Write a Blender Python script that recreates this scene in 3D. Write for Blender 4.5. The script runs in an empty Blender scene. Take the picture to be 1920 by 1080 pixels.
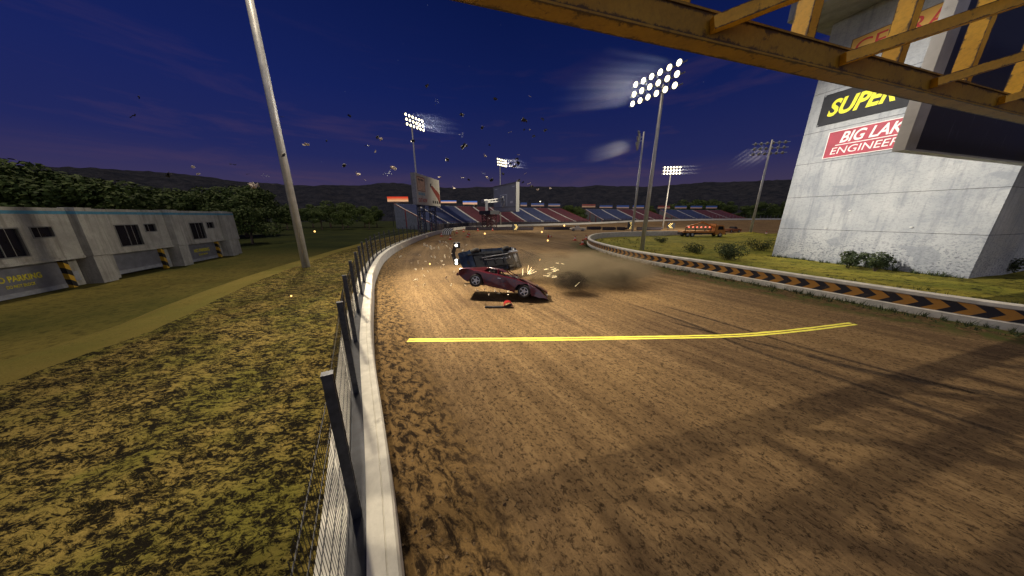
import bpy, bmesh, math, random
from mathutils import Vector, Matrix, noise
from math import sin, cos, pi, radians, sqrt, atan2

S = bpy.context.scene
COL = S.collection
random.seed(7)

# ------------------------------------------------------------------ camera
CAM_H, PITCH, FPX = 4.7, radians(15.4), 488.0
_c, _s = cos(PITCH), sin(PITCH)
cam_d = bpy.data.cameras.new("camera")
cam = bpy.data.objects.new("camera", cam_d); COL.objects.link(cam)
cam.location = (0, 0, CAM_H); cam.rotation_euler = (pi / 2 - PITCH, 0, 0)
cam_d.sensor_width = 36; cam_d.lens = FPX / 1920 * 36
cam_d.clip_start = .05; cam_d.clip_end = 4000
S.camera = cam

def ray(px, py):
    a = (px - 960) / FPX; b = (540 - py) / FPX
    return Vector((a, _c + b * _s, -_s + b * _c))
def G(px, py, z=0.0):                       # the ground point seen at a pixel of the survey
    r = ray(px, py); t = (z - CAM_H) / r.z
    return Vector((r.x * t, r.y * t, z))
def AT(px, py, t):                          # the point at depth t metres
    return Vector((0, 0, CAM_H)) + ray(px, py) * t

# ------------------------------------------------------------------ materials
def new_mat(name):
    m = bpy.data.materials.new(name); m.use_nodes = True
    nt = m.node_tree; b = nt.nodes["Principled BSDF"]
    return m, nt, b
def N(nt, typ, **kw):
    n = nt.nodes.new(typ)
    for k, v in kw.items():
        if k in n.inputs: n.inputs[k].default_value = v
        else: setattr(n, k, v)
    return n
def L(nt, a, b): nt.links.new(a, b)
def ramp(nt, src, stops, interp='LINEAR'):
    r = nt.nodes.new("ShaderNodeValToRGB"); r.color_ramp.interpolation = interp
    while len(r.color_ramp.elements) < len(stops): r.color_ramp.elements.new(.5)
    for e, (p, c) in zip(r.color_ramp.elements, stops):
        e.position = p
        e.color = (c, c, c, 1) if isinstance(c, (int, float)) else (*c[:3], 1)
    L(nt, src, r.inputs[0]); return r
def mixc(nt, fac, a, b, mode='MIX'):
    m = nt.nodes.new("ShaderNodeMix"); m.data_type = 'RGBA'; m.blend_type = mode
    for s, i in ((fac, 0), (a, 6), (b, 7)):
        if isinstance(s, (int, float)): m.inputs[i].default_value = s
        elif isinstance(s, (tuple, list)): m.inputs[i].default_value = (*s[:3], 1)
        else: L(nt, s, m.inputs[i])
    return m.outputs[2]
def mathn(nt, op, a, b=None, c=None, clamp=False):
    m = nt.nodes.new("ShaderNodeMath"); m.operation = op; m.use_clamp = clamp
    for i, s in enumerate((a, b, c)):
        if s is None: continue
        if isinstance(s, (int, float)): m.inputs[i].default_value = s
        else: L(nt, s, m.inputs[i])
    return m.outputs[0]
def noise_n(nt, vec, scale, detail=4, rough=.55, dist=0.0):
    n = N(nt, "ShaderNodeTexNoise", Scale=scale, Detail=detail, Roughness=rough, Distortion=dist)
    if vec is not None: L(nt, vec, n.inputs["Vector"])
    return n.outputs["Fac"]
def mapping(nt, vec, scale=(1, 1, 1), rot=(0, 0, 0), loc=(0, 0, 0)):
    m = N(nt, "ShaderNodeMapping"); m.inputs["Scale"].default_value = scale
    m.inputs["Rotation"].default_value = rot; m.inputs["Location"].default_value = loc
    L(nt, vec, m.inputs["Vector"]); return m.outputs[0]
def bump(nt, b, h, strength=.4, dist=.05):
    n = N(nt, "ShaderNodeBump", Strength=strength, Distance=dist); L(nt, h, n.inputs["Height"])
    L(nt, n.outputs[0], b.inputs["Normal"])
def coords(nt, kind="Object"): return N(nt, "ShaderNodeTexCoord").outputs[kind]

_mc = {}
def M(name, col, rough=.6, metal=0.0, var=.25, scale=3.0, bmp=.0, dirt=None, dirt_amt=.5, dscale=1.5):
    """painted / plain stuff with mottling and optional dirt patches"""
    if name in _mc: return _mc[name]
    m, nt, b = new_mat(name)
    co = coords(nt)
    f = noise_n(nt, co, scale, 5, .6)
    lo = tuple(max(0, x * (1 - var)) for x in col); hi = tuple(min(1, x * (1 + var)) for x in col)
    c = mixc(nt, ramp(nt, f, [(.3, 0), (.7, 1)]).outputs[0], lo, hi)
    if dirt:
        d = noise_n(nt, co, dscale, 8, .7, .3)
        c = mixc(nt, ramp(nt, d, [(1 - dirt_amt, 0), (min(1, 1.12 - dirt_amt), .9)]).outputs[0], c, dirt)
    L(nt, c, b.inputs["Base Color"])
    b.inputs["Roughness"].default_value = rough; b.inputs["Metallic"].default_value = metal
    if bmp: bump(nt, b, noise_n(nt, co, scale * 4, 6, .65), bmp, .03)
    _mc[name] = m; return m
def EM(name, col, strength):
    if name in _mc: return _mc[name]
    m, nt, b = new_mat(name)
    b.inputs["Base Color"].default_value = (*col, 1)
    b.inputs["Emission Color"].default_value = (*col, 1)
    b.inputs["Emission Strength"].default_value = strength
    _mc[name] = m; return m

# ------------------------------------------------------------------ mesh builder
class MB:
    def __init__(s): s.v = []; s.f = []; s.uv = []; s.mi = []; s.cur = 0
    def add(s, vs, fs, uvs=None):
        o = len(s.v); s.v += [tuple(x) for x in vs]
        for k, f in enumerate(fs):
            s.f.append([o + i for i in f]); s.mi.append(s.cur)
            s.uv.append(uvs[k] if uvs else [(0, 0)] * len(f))
    def quad(s, a, b, c, d, uv=((0, 0), (1, 0), (1, 1), (0, 1))): s.add([a, b, c, d], [(0, 1, 2, 3)], [list(uv)])
    def frame(s, o, X, Y, Z, sx, sy, sz):        # box with centre o, axes X Y Z, full sizes
        X, Y, Z = Vector(X) * sx / 2, Vector(Y) * sy / 2, Vector(Z) * sz / 2; o = Vector(o)
        p = [o + X * i + Y * j + Z * k for k in (-1, 1) for j in (-1, 1) for i in (-1, 1)]
        u = [(0, 0), (sx, 0), (sx, 1), (0, 1)]
        s.add(p, [(0, 2, 3, 1), (4, 5, 7, 6), (0, 1, 5, 4), (2, 6, 7, 3), (0, 4, 6, 2), (1, 3, 7, 5)],
              [[(0, 0), (0, 1), (sx, 1), (sx, 0)], [(0, 0), (sx, 0), (sx, 1), (0, 1)], u, [(0, 0), (0, 1), (sx, 1), (sx, 0)],
               [(0, .4), (.2, .4), (.2, .6), (0, .6)], [(0, .4), (.2, .4), (.2, .6), (0, .6)]])
    def box(s, x0, x1, y0, y1, z0, z1):
        s.frame(((x0 + x1) / 2, (y0 + y1) / 2, (z0 + z1) / 2), (1, 0, 0), (0, 1, 0), (0, 0, 1), x1 - x0, y1 - y0, z1 - z0)
    def beam(s, a, b, w, h, up=(0, 0, 1)):       # rectangular bar from a to b
        a, b = Vector(a), Vector(b); X = (b - a); ln = X.length; X.normalize()
        up = Vector(up)
        if abs(X.dot(up)) > .98: up = Vector((0, 1, 0))
        Y = up.cross(X).normalized(); Z = X.cross(Y)
        s.frame((a + b) / 2, X, Y, Z, ln, w, h)
    def tube(s, pts, r, n=8, cap=True):
        pts = [Vector(p) for p in pts]; rs = r if isinstance(r, (list, tuple)) else [r] * len(pts)
        rings = []; vs = []
        d0 = (pts[1] - pts[0]).normalized()
        ref = Vector((0, 0, 1)) if abs(d0.z) < .9 else Vector((1, 0, 0))
        for i, p in enumerate(pts):
            d = (pts[min(i + 1, len(pts) - 1)] - pts[max(i - 1, 0)]).normalized()
            X = d.cross(ref).normalized(); Y = d.cross(X)
            for k in range(n):
                t = 2 * pi * k / n; vs.append(p + (X * cos(t) + Y * sin(t)) * rs[i])
        fs = []
        for i in range(len(pts) - 1):
            for k in range(n):
                a = i * n + k; b2 = i * n + (k + 1) % n
                fs.append((a, a + n, b2 + n, b2))
        if cap:
            fs.append(tuple(range(n))); fs.append(tuple(range((len(pts) - 1) * n, len(pts) * n))[::-1])
        s.add(vs, fs)
    def lathe(s, prof, o=(0, 0, 0), axis=(0, 0, 1), n=20):
        A = Vector(axis).normalized(); X = A.orthogonal().normalized(); Y = A.cross(X); o = Vector(o)
        vs = []; fs = []
        for r, h in prof:
            for k in range(n):
                t = 2 * pi * k / n; vs.append(o + A * h + (X * cos(t) + Y * sin(t)) * r)
        for i in range(len(prof) - 1):
            for k in range(n):
                a = i * n + k; b = i * n + (k + 1) % n
                fs.append((a, b, b + n, a + n))
        fs.append(tuple(range(n))[::-1]); fs.append(tuple(range((len(prof) - 1) * n, len(prof) * n)))
        s.add(vs, fs)
    def prism(s, poly, a, b):                    # poly: 2D fn -> extrude between offset vectors handled by caller
        n = len(poly); vs = [Vector(p) + Vector(a) for p in poly] + [Vector(p) + Vector(b) for p in poly]
        fs = [tuple(range(n))[::-1], tuple(range(n, 2 * n))] + [(i, (i + 1) % n, n + (i + 1) % n, n + i) for i in range(n)]
        s.add(vs, fs)
    def mesh(s, name, mats, smooth=False):
        me = bpy.data.meshes.new(name); me.from_pydata(s.v, [], s.f)
        ul = me.uv_layers.new(name="UVMap"); fl = [c for u in s.uv for p in u for c in p]
        ul.data.foreach_set("uv", fl)
        for m in (mats if isinstance(mats, (list, tuple)) else [mats]): me.materials.append(m)
        me.polygons.foreach_set("material_index", s.mi)
        if smooth: me.polygons.foreach_set("use_smooth", [True] * len(me.polygons))
        me.update(); return me
    def build(s, name, mats, parent=None, smooth=False, loc=None):
        o = bpy.data.objects.new(name, s.mesh(name, mats, smooth)); COL.objects.link(o)
        if parent is not None: o.parent = parent
        if loc is not None: o.location = loc
        return o

def tag(o, label=None, cat=None, group=None, kind=None):
    if label: o["label"] = label
    if cat: o["category"] = cat
    if group: o["group"] = group
    if kind: o["kind"] = kind
    return o
def thing(name, label, cat, loc=(0, 0, 0), rz=0.0, group=None, mat=None):
    o = bpy.data.objects.new(name, None); COL.objects.link(o); o.empty_display_size = .3
    if mat is not None: o.matrix_world = mat
    else: o.location = loc; o.rotation_euler = (0, 0, rz)
    return tag(o, label, cat, group)
def dup(root, loc=None, rz=None, label=None, group=None, scale=None, mat=None):
    def cp(o, par):
        c = o.copy(); COL.objects.link(c)
        if par is not None: c.parent = par
        for ch in list(o.children): cp(ch, c)
        return c
    r = cp(root, None)
    if mat is not None: r.matrix_world = mat
    else:
        if loc is not None: r.location = loc
        if rz is not None: r.rotation_euler = (0, 0, rz)
        if scale is not None: r.scale = scale
    if label: r["label"] = label
    if group: r["group"] = group
    return r
def basis(loc, X, Y, Z):
    m = Matrix(((X[0], Y[0], Z[0], loc[0]), (X[1], Y[1], Z[1], loc[1]), (X[2], Y[2], Z[2], loc[2]), (0, 0, 0, 1)))
    return m
def text_mesh(body, size=1.0, ext=.01, shear=0.0, offset=0.0, space=1.0, align='LEFT'):
    cu = bpy.data.curves.new("lettering", 'FONT'); cu.body = body; cu.size = size; cu.extrude = ext
    cu.shear = shear; cu.offset = offset; cu.space_character = space; cu.align_x = align; cu.resolution_u = 4
    o = bpy.data.objects.new("lettering", cu); COL.objects.link(o)
    dg = bpy.context.evaluated_depsgraph_get(); dg.update()
    me = bpy.data.meshes.new_from_object(o.evaluated_get(dg))
    bpy.data.objects.remove(o); bpy.data.curves.remove(cu)
    return me
def lettering(body, mat, parent, origin, X, up, width=None, height=1.0, ext=.01, shear=0, offset=0, name="lettering"):
    me = text_mesh(body, 1.0, ext, shear, offset)
    xs = [v.co.x for v in me.vertices]; ys = [v.co.y for v in me.vertices]
    x0, x1, y0, y1 = min(xs), max(xs), min(ys), max(ys)
    sy = height / (y1 - y0); sx = width / (x1 - x0) if width else sy
    X = Vector(X).normalized(); up = Vector(up).normalized(); Z = X.cross(up)
    for v in me.vertices:
        c = v.co.copy(); v.co = Vector(origin) + X * (c.x - x0) * sx + up * (c.y - y0) * sy + Z * c.z
    me.materials.clear(); me.materials.append(mat)
    o = bpy.data.objects.new(name, me); COL.objects.link(o); o.parent = parent
    return o

# ------------------------------------------------------------------ world, sun, render
W = bpy.data.worlds.new("World"); S.world = W; W.use_nodes = True
nt = W.node_tree; bg = nt.nodes["Background"]
co = coords(nt, "Generated"); sep = N(nt, "ShaderNodeSeparateXYZ"); L(nt, co, sep.inputs[0])
el = sep.outputs[2]
base = ramp(nt, el, [(0.0, (.082, .056, .086)), (.07, (.054, .040, .082)), (.17, (.017, .021, .092)), (.34, (.006, .013, .085)),
                     (.6, (.0014, .006, .050)), (1.0, (.0008, .004, .035))]).outputs[0]
# pink wisps
cl = noise_n(nt, mapping(nt, co, (1.6, 1.6, 11), (0.12, 0.05, 0)), 1.7, 6, .62, .4)
clm = mathn(nt, 'MULTIPLY', ramp(nt, cl, [(.52, 0), (.80, .65)]).outputs[0], ramp(nt, el, [(.02, .7), (.22, .6), (.48, 0)]).outputs[0])
base = mixc(nt, clm, base, (.115, .058, .080))
# brighter blue to the left
left = mathn(nt, 'MULTIPLY', mathn(nt, 'MULTIPLY', sep.outputs[0], -.8, clamp=True), ramp(nt, el, [(0, .2), (.3, .55), (.8, .2)]).outputs[0])
base = mixc(nt, left, base, (.012, .022, .150))
# stars
vo = N(nt, "ShaderNodeTexVoronoi", Scale=42.0); L(nt, co, vo.inputs["Vector"])
st = ramp(nt, vo.outputs["Distance"], [(.0, 1), (.035, 0)]).outputs[0]
vo_s = N(nt, "ShaderNodeSeparateColor"); L(nt, vo.outputs["Color"], vo_s.inputs[0])
st = mathn(nt, 'MULTIPLY', st, ramp(nt, vo_s.outputs[0], [(.55, 0), (1, .5)]).outputs[0])
base = mixc(nt, st, base, (.35, .38, .5))
# fill glow added to the unseen sky behind the camera, brightening camera-facing surfaces
dt = N(nt, "ShaderNodeVectorMath", operation='DOT_PRODUCT'); L(nt, co, dt.inputs[0]); dt.inputs[1].default_value = Vector((.1, -.97, .16)).normalized()
gl = ramp(nt, dt.outputs["Value"], [(.45, 0), (.8, .35), (1.0, 1)]).outputs[0]
base = mixc(nt, gl, base, (.82, .80, .90))
L(nt, base, bg.inputs[0]); bg.inputs[1].default_value = 1.0

to_sun = Vector((-.17, .27, .94)).normalized()
sd = bpy.data.lights.new("sun", 'SUN'); sd.energy = 1.3; sd.angle = radians(.9); sd.color = (1, .84, .60)
so = bpy.data.objects.new("sun", sd); COL.objects.link(so)
so.rotation_euler = to_sun.to_track_quat('Z', 'Y').to_euler(); so.location = (-20, 30, 90)

S.view_settings.view_transform = 'Standard'; S.view_settings.look = 'None'
S.view_settings.exposure = 0.0; S.view_settings.gamma = 1.0
S.render.engine = 'CYCLES'
S.cycles.use_denoising = True; S.cycles.max_bounces = 5; S.cycles.volume_bounces = 0
S.cycles.transparent_max_bounces = 12; S.cycles.volume_max_steps = 128; S.cycles.volume_step_rate = 2.0
S.cycles.sample_clamp_indirect = 3.0

def spot(parent, loc, aim, watts, deg, col=(1, .80, .5), blend=.8, size=1.2):
    d = bpy.data.lights.new("spot_lamp", 'SPOT'); d.energy = watts; d.spot_size = radians(deg); d.spot_blend = blend
    d.color = col; d.shadow_soft_size = size
    o = bpy.data.objects.new("spot_lamp", d); COL.objects.link(o)
    q = (Vector(aim) - Vector(loc)).to_track_quat('-Z', 'Y')
    m = Matrix.Translation(Vector(loc)) @ q.to_matrix().to_4x4()
    o.parent = parent
    o.matrix_local = parent.matrix_basis.inverted() @ m
    return o

# ------------------------------------------------------------------ track curves
PAIRS = [((4.2, -14), (41, -8)), ((3, -10), (36, -2)), ((1.2, -3), (30, 2.5)), ((-1.45, 2.36), (25.5, 5.8)), ((-4.8, 8.15), (21.3, 10)), ((-7.8, 14), (18.8, 15)),
         ((-10.4, 19.4), (16.6, 20.4)), ((-13.8, 28.3), (13.3, 28)), ((-16.4, 38.9), (12.2, 37)), ((-18.7, 54), (12.8, 44.5)),
         ((-20, 72), (15.2, 52)), ((-18.7, 98), (18.5, 58)), ((-10.5, 117), (23, 62)), ((10, 132), (33, 66)),
         ((43, 146), (50, 69.5)), ((80, 163), (80, 76)), ((130, 178), (130, 86)), ((190, 190), (190, 92)), ((270, 196), (270, 95))]
BANK = [0, 0, 0, 0, 0, 0, 0, 0, 0, 0, 0, 0, 0, .1, .6, 1.6, 2.2, 2.4, 2.4]
def crom(p0, p1, p2, p3, t):
    return .5 * ((2 * p1) + (p2 - p0) * t + (2 * p0 - 5 * p1 + 4 * p2 - p3) * t * t + (3 * p1 - p0 - 3 * p2 + p3) * t ** 3)
def spline(pts, per):
    P = [Vector(p) for p in pts]; P = [P[0] * 2 - P[1]] + P + [P[-1] * 2 - P[-2]]; out = []
    for i in range(1, len(P) - 2):
        for k in range(per): out.append(crom(P[i - 1], P[i], P[i + 1], P[i + 2], k / per))
    out.append(P[-2]); return out
PER = 14
OUT = spline([p[0] for p in PAIRS], PER); INN = spline([p[1] for p in PAIRS], PER)
BZ = [v.x for v in spline([(b, 0) for b in BANK], PER)]
def normals(c, left=True):
    r = []
    for i in range(len(c)):
        d = (c[min(i + 1, len(c) - 1)] - c[max(i - 1, 0)]).normalized()
        r.append(Vector((-d.y, d.x)) if left else Vector((d.y, -d.x)))
    return r
ON = normals(OUT); IN_ = normals(INN, False)
def arclen(c):
    a = [0.0]
    for i in range(1, len(c)): a.append(a[-1] + (c[i] - c[i - 1]).length)
    return a
OA, IA = arclen(OUT), arclen(INN)

def set_float(me, name, vals):
    a = me.attributes.new(name, 'FLOAT', 'POINT'); a.data.foreach_set("value", vals)

# ---- dirt track
def dirt_mat():
    m, nt, b = new_mat("dirt")
    uv = coords(nt, "UV"); ob = coords(nt, "Object")
    lng = noise_n(nt, mapping(nt, uv, (.05, 1.2, 1)), 1.0, 5, .6)
    fine = noise_n(nt, mapping(nt, uv, (1.5, 6.5, 1)), 1.0, 8, .74, .25)
    spk = noise_n(nt, mapping(nt, uv, (8.5, 14, 1)), 1.0, 7, .8, .4)
    clod = noise_n(nt, ob, 7, 8, .8, .3)
    big = noise_n(nt, ob, .16, 4, .6)
    c = mixc(nt, ramp(nt, lng, [(.32, 0), (.68, 1)]).outputs[0], (.092, .057, .030), (.285, .188, .094))
    c = mixc(nt, mathn(nt, 'MULTIPLY', ramp(nt, fine, [(.38, 1), (.58, 0)]).outputs[0], .55), c, (.062, .037, .019))
    c = mixc(nt, mathn(nt, 'MULTIPLY', ramp(nt, big, [(.4, 0), (.65, 1)]).outputs[0], .35), c, (.40, .26, .115))
    c = mixc(nt, mathn(nt, 'MULTIPLY', ramp(nt, spk, [(.40, 1), (.455, 0)]).outputs[0], .9), c, (.024, .015, .008))
    c = mixc(nt, mathn(nt, 'MULTIPLY', ramp(nt, clod, [(.41, 1), (.47, 0)]).outputs[0], .8), c, (.034, .021, .010))
    # rough unswept margin along the outer wall
    su = N(nt, "ShaderNodeSeparateXYZ"); L(nt, uv, su.inputs[0])
    rag = noise_n(nt, ob, 1.3, 5, .7)
    mo = mathn(nt, 'ADD', su.outputs[1], mathn(nt, 'MULTIPLY', rag, -1.6))
    mm = ramp(nt, mo, [(.0, 1), (.62, 1), (1.0, 0)]); mm.color_ramp.elements[0].position = 0
    marg = mathn(nt, 'SUBTRACT', 1.0, mathn(nt, 'MULTIPLY', mathn(nt, 'SUBTRACT', mo, .25), .9, clamp=True), clamp=True)
    blot = ramp(nt, noise_n(nt, mapping(nt, uv, (2.2, 3.0, 1)), 1.6, 6, .72, .5), [(.42, 0), (.56, 1)]).outputs[0]
    rough_c = mixc(nt, blot, (.020, .012, .006), (.20, .125, .050))
    c = mixc(nt, marg, c, rough_c)
    # verge along the infield barrier
    at = N(nt, "ShaderNodeAttribute", attribute_name="edge")
    me_ = mathn(nt, 'ADD', at.outputs["Fac"], mathn(nt, 'MULTIPLY', rag, -3.4))
    vg = mathn(nt, 'SUBTRACT', 1.0, mathn(nt, 'MULTIPLY', mathn(nt, 'SUBTRACT', me_, .35), .8, clamp=True), clamp=True)
    gr = mixc(nt, ramp(nt, noise_n(nt, ob, 5.5, 6, .75, .4), [(.40, 0), (.58, 1)]).outputs[0], (.022, .015, .007), (.150, .098, .045))
    gr = mixc(nt, ramp(nt, noise_n(nt, ob, .9, 3, .6), [(.44, 0), (.56, .9)]).outputs[0], gr, (.060, .072, .018))
    c = mixc(nt, vg, c, gr)
    L(nt, c, b.inputs["Base Color"]); b.inputs["Roughness"].default_value = .95
    b.inputs["Specular IOR Level"].default_value = .15
    h = mathn(nt, 'ADD', mathn(nt, 'MULTIPLY', fine, .6), mathn(nt, 'MULTIPLY', clod, .8))
    bump(nt, b, h, .9, .06)
    return m
mb = MB(); NV = 46; edge = []
for i in range(len(OUT)):
    o, n_ = OUT[i], INN[i]; w = (n_ - o).length
    far = max(0.0, min(1.0, (i / PER - 9.5) / 2.0))
    for j in range(NV + 1):
        t = j / NV; p = o.lerp(n_, t)
        z = BZ[i] * max(0, 1 - t * 3.2) ** 1.3
        mb.v.append((p.x, p.y, z)); edge.append((1 - t) * w + far * 30)
uvs = []
for i in range(len(OUT) - 1):
    for j in range(NV):
        a = i * (NV + 1) + j
        mb.f.append([a, a + 1, a + NV + 2, a + NV + 1]); mb.mi.append(0)
        def uvp(ii, jj):
            w = (INN[ii] - OUT[ii]).length
            return ((OA[ii] * (1 - jj / NV) + IA[ii] * jj / NV), jj / NV * w)
        mb.uv.append([uvp(i, j), uvp(i, j + 1), uvp(i + 1, j + 1), uvp(i + 1, j)])
trk = mb.build("dirt_track", dirt_mat(), smooth=True); set_float(trk.data, "edge", edge); tag(trk, kind="structure")

# ---- grass
def grass_mat(name, dry, green, dark, dark_amt, sc=1.0, streak=None):
    m, nt, b = new_mat(name); ob = coords(nt, "Object")
    v = mapping(nt, ob, streak or (1, 1, 1))
    pat = noise_n(nt, ob, .22 * sc, 4, .6)
    fine = noise_n(nt, v, 3.2 * sc, 8, .78, .7)
    med = noise_n(nt, v, .9 * sc, 5, .65, .4)
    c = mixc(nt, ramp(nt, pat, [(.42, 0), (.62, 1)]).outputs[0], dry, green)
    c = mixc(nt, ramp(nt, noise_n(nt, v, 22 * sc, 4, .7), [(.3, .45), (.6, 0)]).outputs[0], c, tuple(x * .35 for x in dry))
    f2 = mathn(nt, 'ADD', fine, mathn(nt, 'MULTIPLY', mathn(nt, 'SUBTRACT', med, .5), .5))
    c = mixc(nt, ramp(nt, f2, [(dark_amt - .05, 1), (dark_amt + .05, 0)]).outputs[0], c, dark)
    L(nt, c, b.inputs["Base Color"]); b.inputs["Roughness"].default_value = .95; b.inputs["Specular IOR Level"].default_value = .1
    bump(nt, b, f2, .7, .10)
    return m
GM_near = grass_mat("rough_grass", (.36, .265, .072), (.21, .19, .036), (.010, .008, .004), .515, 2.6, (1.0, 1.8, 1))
GM_field = grass_mat("field_grass", (.115, .10, .024), (.085, .085, .018), (.045, .042, .012), .40, .6)
GM_in = grass_mat("infield_grass", (.32, .28, .045), (.18, .19, .03), (.030, .034, .008), .44, .7, (1, 1.6, 1))

# field reaching to the horizon
mb = MB(); R = [0, 20, 40, 60, 80, 110, 150, 220, 350, 600, 1200, 2500]; NA = 72
mb.v.append((0, 60, -.56))
for r in R[1:]:
    for k in range(NA):
        t = 2 * pi * k / NA; mb.v.append((r * cos(t), 60 + r * sin(t), -.56))
for k in range(NA): mb.f.append([0, 1 + k, 1 + (k + 1) % NA]); mb.mi.append(0); mb.uv.append([(0, 0)] * 3)
for q in range(len(R) - 2):
    for k in range(NA):
        a = 1 + q * NA + k; b_ = 1 + q * NA + (k + 1) % NA
        mb.f.append([a, a + NA, b_ + NA, b_]); mb.mi.append(0); mb.uv.append([(0, 0)] * 4)
def field_mat():
    m, nt, b = new_mat("field"); ob = coords(nt, "Object")
    sx = N(nt, "ShaderNodeSeparateXYZ"); L(nt, ob, sx.inputs[0])
    near = mathn(nt, 'MULTIPLY', mathn(nt, 'SUBTRACT', 46.0, sx.outputs[1]), .045, clamp=True)  # far grass darkens with distance: unlit ground put into the colour
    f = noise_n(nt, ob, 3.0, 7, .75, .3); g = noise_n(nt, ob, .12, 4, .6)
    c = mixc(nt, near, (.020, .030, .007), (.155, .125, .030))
    c = mixc(nt, ramp(nt, g, [(.4, 0), (.62, .7)]).outputs[0], c, (.050, .058, .012))
    c = mixc(nt, ramp(nt, f, [(.34, .7), (.52, 0)]).outputs[0], c, (.022, .022, .007))
    L(nt, c, b.inputs["Base Color"]); b.inputs["Roughness"].default_value = .95; b.inputs["Specular IOR Level"].default_value = .1
    bump(nt, b, f, .5, .08); return m
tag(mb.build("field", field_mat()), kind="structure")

# grassy bank between wall and field
CREST = [(-16.5, -16), (-16.2, -8), (-16.1, 0), (-16.4, 6), (-17, 10.8), (-19, 15.2), (-21, 21), (-22.6, 27.3), (-25, 38), (-27.5, 54), (-29, 72), (-29, 84)]
CI = spline(CREST, 14)
oidx = [i for i in range(len(OUT)) if OUT[i].y < 84 and i / PER < 10.6]
mb = MB(); NW = 60
NL = 260
def samp(c, t):
    x = t * (len(c) - 1); i = min(int(x), len(c) - 2); return c[i].lerp(c[i + 1], x - i)
OUTN = [OUT[i] + ON[i] * .90 for i in oidx]
def by_len(c):
    a = arclen(c); tot = a[-1]; res = []; j = 0
    for k in range(NL):
        s_ = (k / (NL - 1)) ** 1.25 * tot
        while j < len(a) - 2 and a[j + 1] < s_: j += 1
        t = (s_ - a[j]) / max(1e-6, a[j + 1] - a[j]); res.append(c[j].lerp(c[j + 1], min(1, t)))
    return res
A1, B1 = by_len(OUTN), by_len(CI)
for i in range(NL):
    a, b_ = A1[i], B1[i]; d = (b_ - a).normalized()
    for j in range(NW + 1):
        t = j / NW
        if t <= .82:
            q = t / .82; p = a.lerp(b_, q); z = .12 + .10 * sin(q * pi)
            nz = noise.noise(Vector((p.x * .9, p.y * .9, 3))) * .09 + noise.noise(Vector((p.x * 2.7, p.y * 2.7, 9))) * .05
            z += nz * min(1, q * 12) * (1 if q < .78 else max(.12, (1 - q) / .22))
        else:
            q = (t - .82) / .18; p = b_ + d * q * 2.6; z = .12 * (1 - q) - .60 * (q * q * (3 - 2 * q))
        mb.v.append((p.x, p.y, z))
for i in range(NL - 1):
    for j in range(NW):
        a = i * (NW + 1) + j
        mb.f.append([a, a + NW + 1, a + NW + 2, a + 1]); mb.mi.append(1 if j > NW * .66 else 0); mb.uv.append([(0, 0)] * 4)
GM_smooth = grass_mat("mown_grass", (.215, .17, .042), (.17, .15, .034), (.10, .08, .022), .36, 1.2, (1, 1, 1))
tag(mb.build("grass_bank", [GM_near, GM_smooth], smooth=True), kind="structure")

# infield grass
mb = MB(); NQ = 40
for i in range(len(INN)):
    base_p = INN[i]; tgt = Vector((95, -20)) if i / PER < 9 else Vector((250, 30))
    far_p = Vector((300, -40)).lerp(Vector((300, 60)), min(1, i / len(INN) * 1.4))
    for j in range(NQ + 1):
        t = (j / NQ) ** 2; p = base_p.lerp(far_p, t)
        z = .006 + noise.noise(Vector((p.x * .35, p.y * .35, 1))) * .10 * min(1, j / 3)
        dm = (p - Vector((61, 68))).length
        z += 1.0 * max(0, 1 - dm / 7.0) ** 1.5
        mb.v.append((p.x, p.y, z))
for i in range(len(INN) - 1):
    for j in range(NQ):
        a = i * (NQ + 1) + j
        mb.f.append([a, a + 1, a + NQ + 2, a + NQ + 1]); mb.mi.append(0); mb.uv.append([(0, 0)] * 4)
tag(mb.build("infield_grass", GM_in, smooth=True), kind="structure")

# ---- sweep helper
def sweep(mb, curve, nrm, prof, zoff=None, closed=True, i0=0, i1=None, uvlen=None):
    i1 = i1 or len(curve); n = len(prof); o = len(mb.v)
    for i in range(i0, i1):
        zz = zoff[i] if zoff else 0
        for d, z in prof:
            p = curve[i] + nrm[i] * d; mb.v.append((p.x, p.y, z + zz))
    acc = [0.0]
    for k in range(1, n): acc.append(acc[-1] + sqrt((prof[k][0] - prof[k - 1][0]) ** 2 + (prof[k][1] - prof[k - 1][1]) ** 2))
    for i in range(i1 - i0 - 1):
        for k in range(n if closed else n - 1):
            k2 = (k + 1) % n; a = o + i * n
            mb.f.append([a + k, a + k2, a + n + k2, a + n + k]); mb.mi.append(mb.cur)
            u0 = uvlen[i0 + i] if uvlen else 0; u1 = uvlen[i0 + i + 1] if uvlen else 1
            v0, v1 = acc[k] / max(acc[-1], .01), acc[k2] / max(acc[-1], .01)
            mb.uv.append([(u0, v0), (u0, v1), (u1, v1), (u1, v0)])
    if closed:
        mb.f.append([o + k for k in range(n)][::-1]); mb.mi.append(mb.cur); mb.uv.append([(0, 0)] * n)
        e = o + (i1 - i0 - 1) * n
        mb.f.append([e + k for k in range(n)]); mb.mi.append(mb.cur); mb.uv.append([(0, 0)] * n)

CONC = M("concrete_light", (.56, .54, .48), .85, 0, .22, 2.2, .25, (.16, .15, .13), .40, 1.1)
CONC2 = M("concrete_grey", (.26, .27, .28), .85, 0, .22, 1.2, .25, (.12, .12, .12), .42, .8)
STEEL_D = M("dark_steel", (.030, .033, .045), .5, .4, .35, 6, .1)
GALV = M("galvanised_steel", (.34, .35, .36), .45, .6, .2, 4, .05, (.15, .14, .13), .38, 3)

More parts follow.
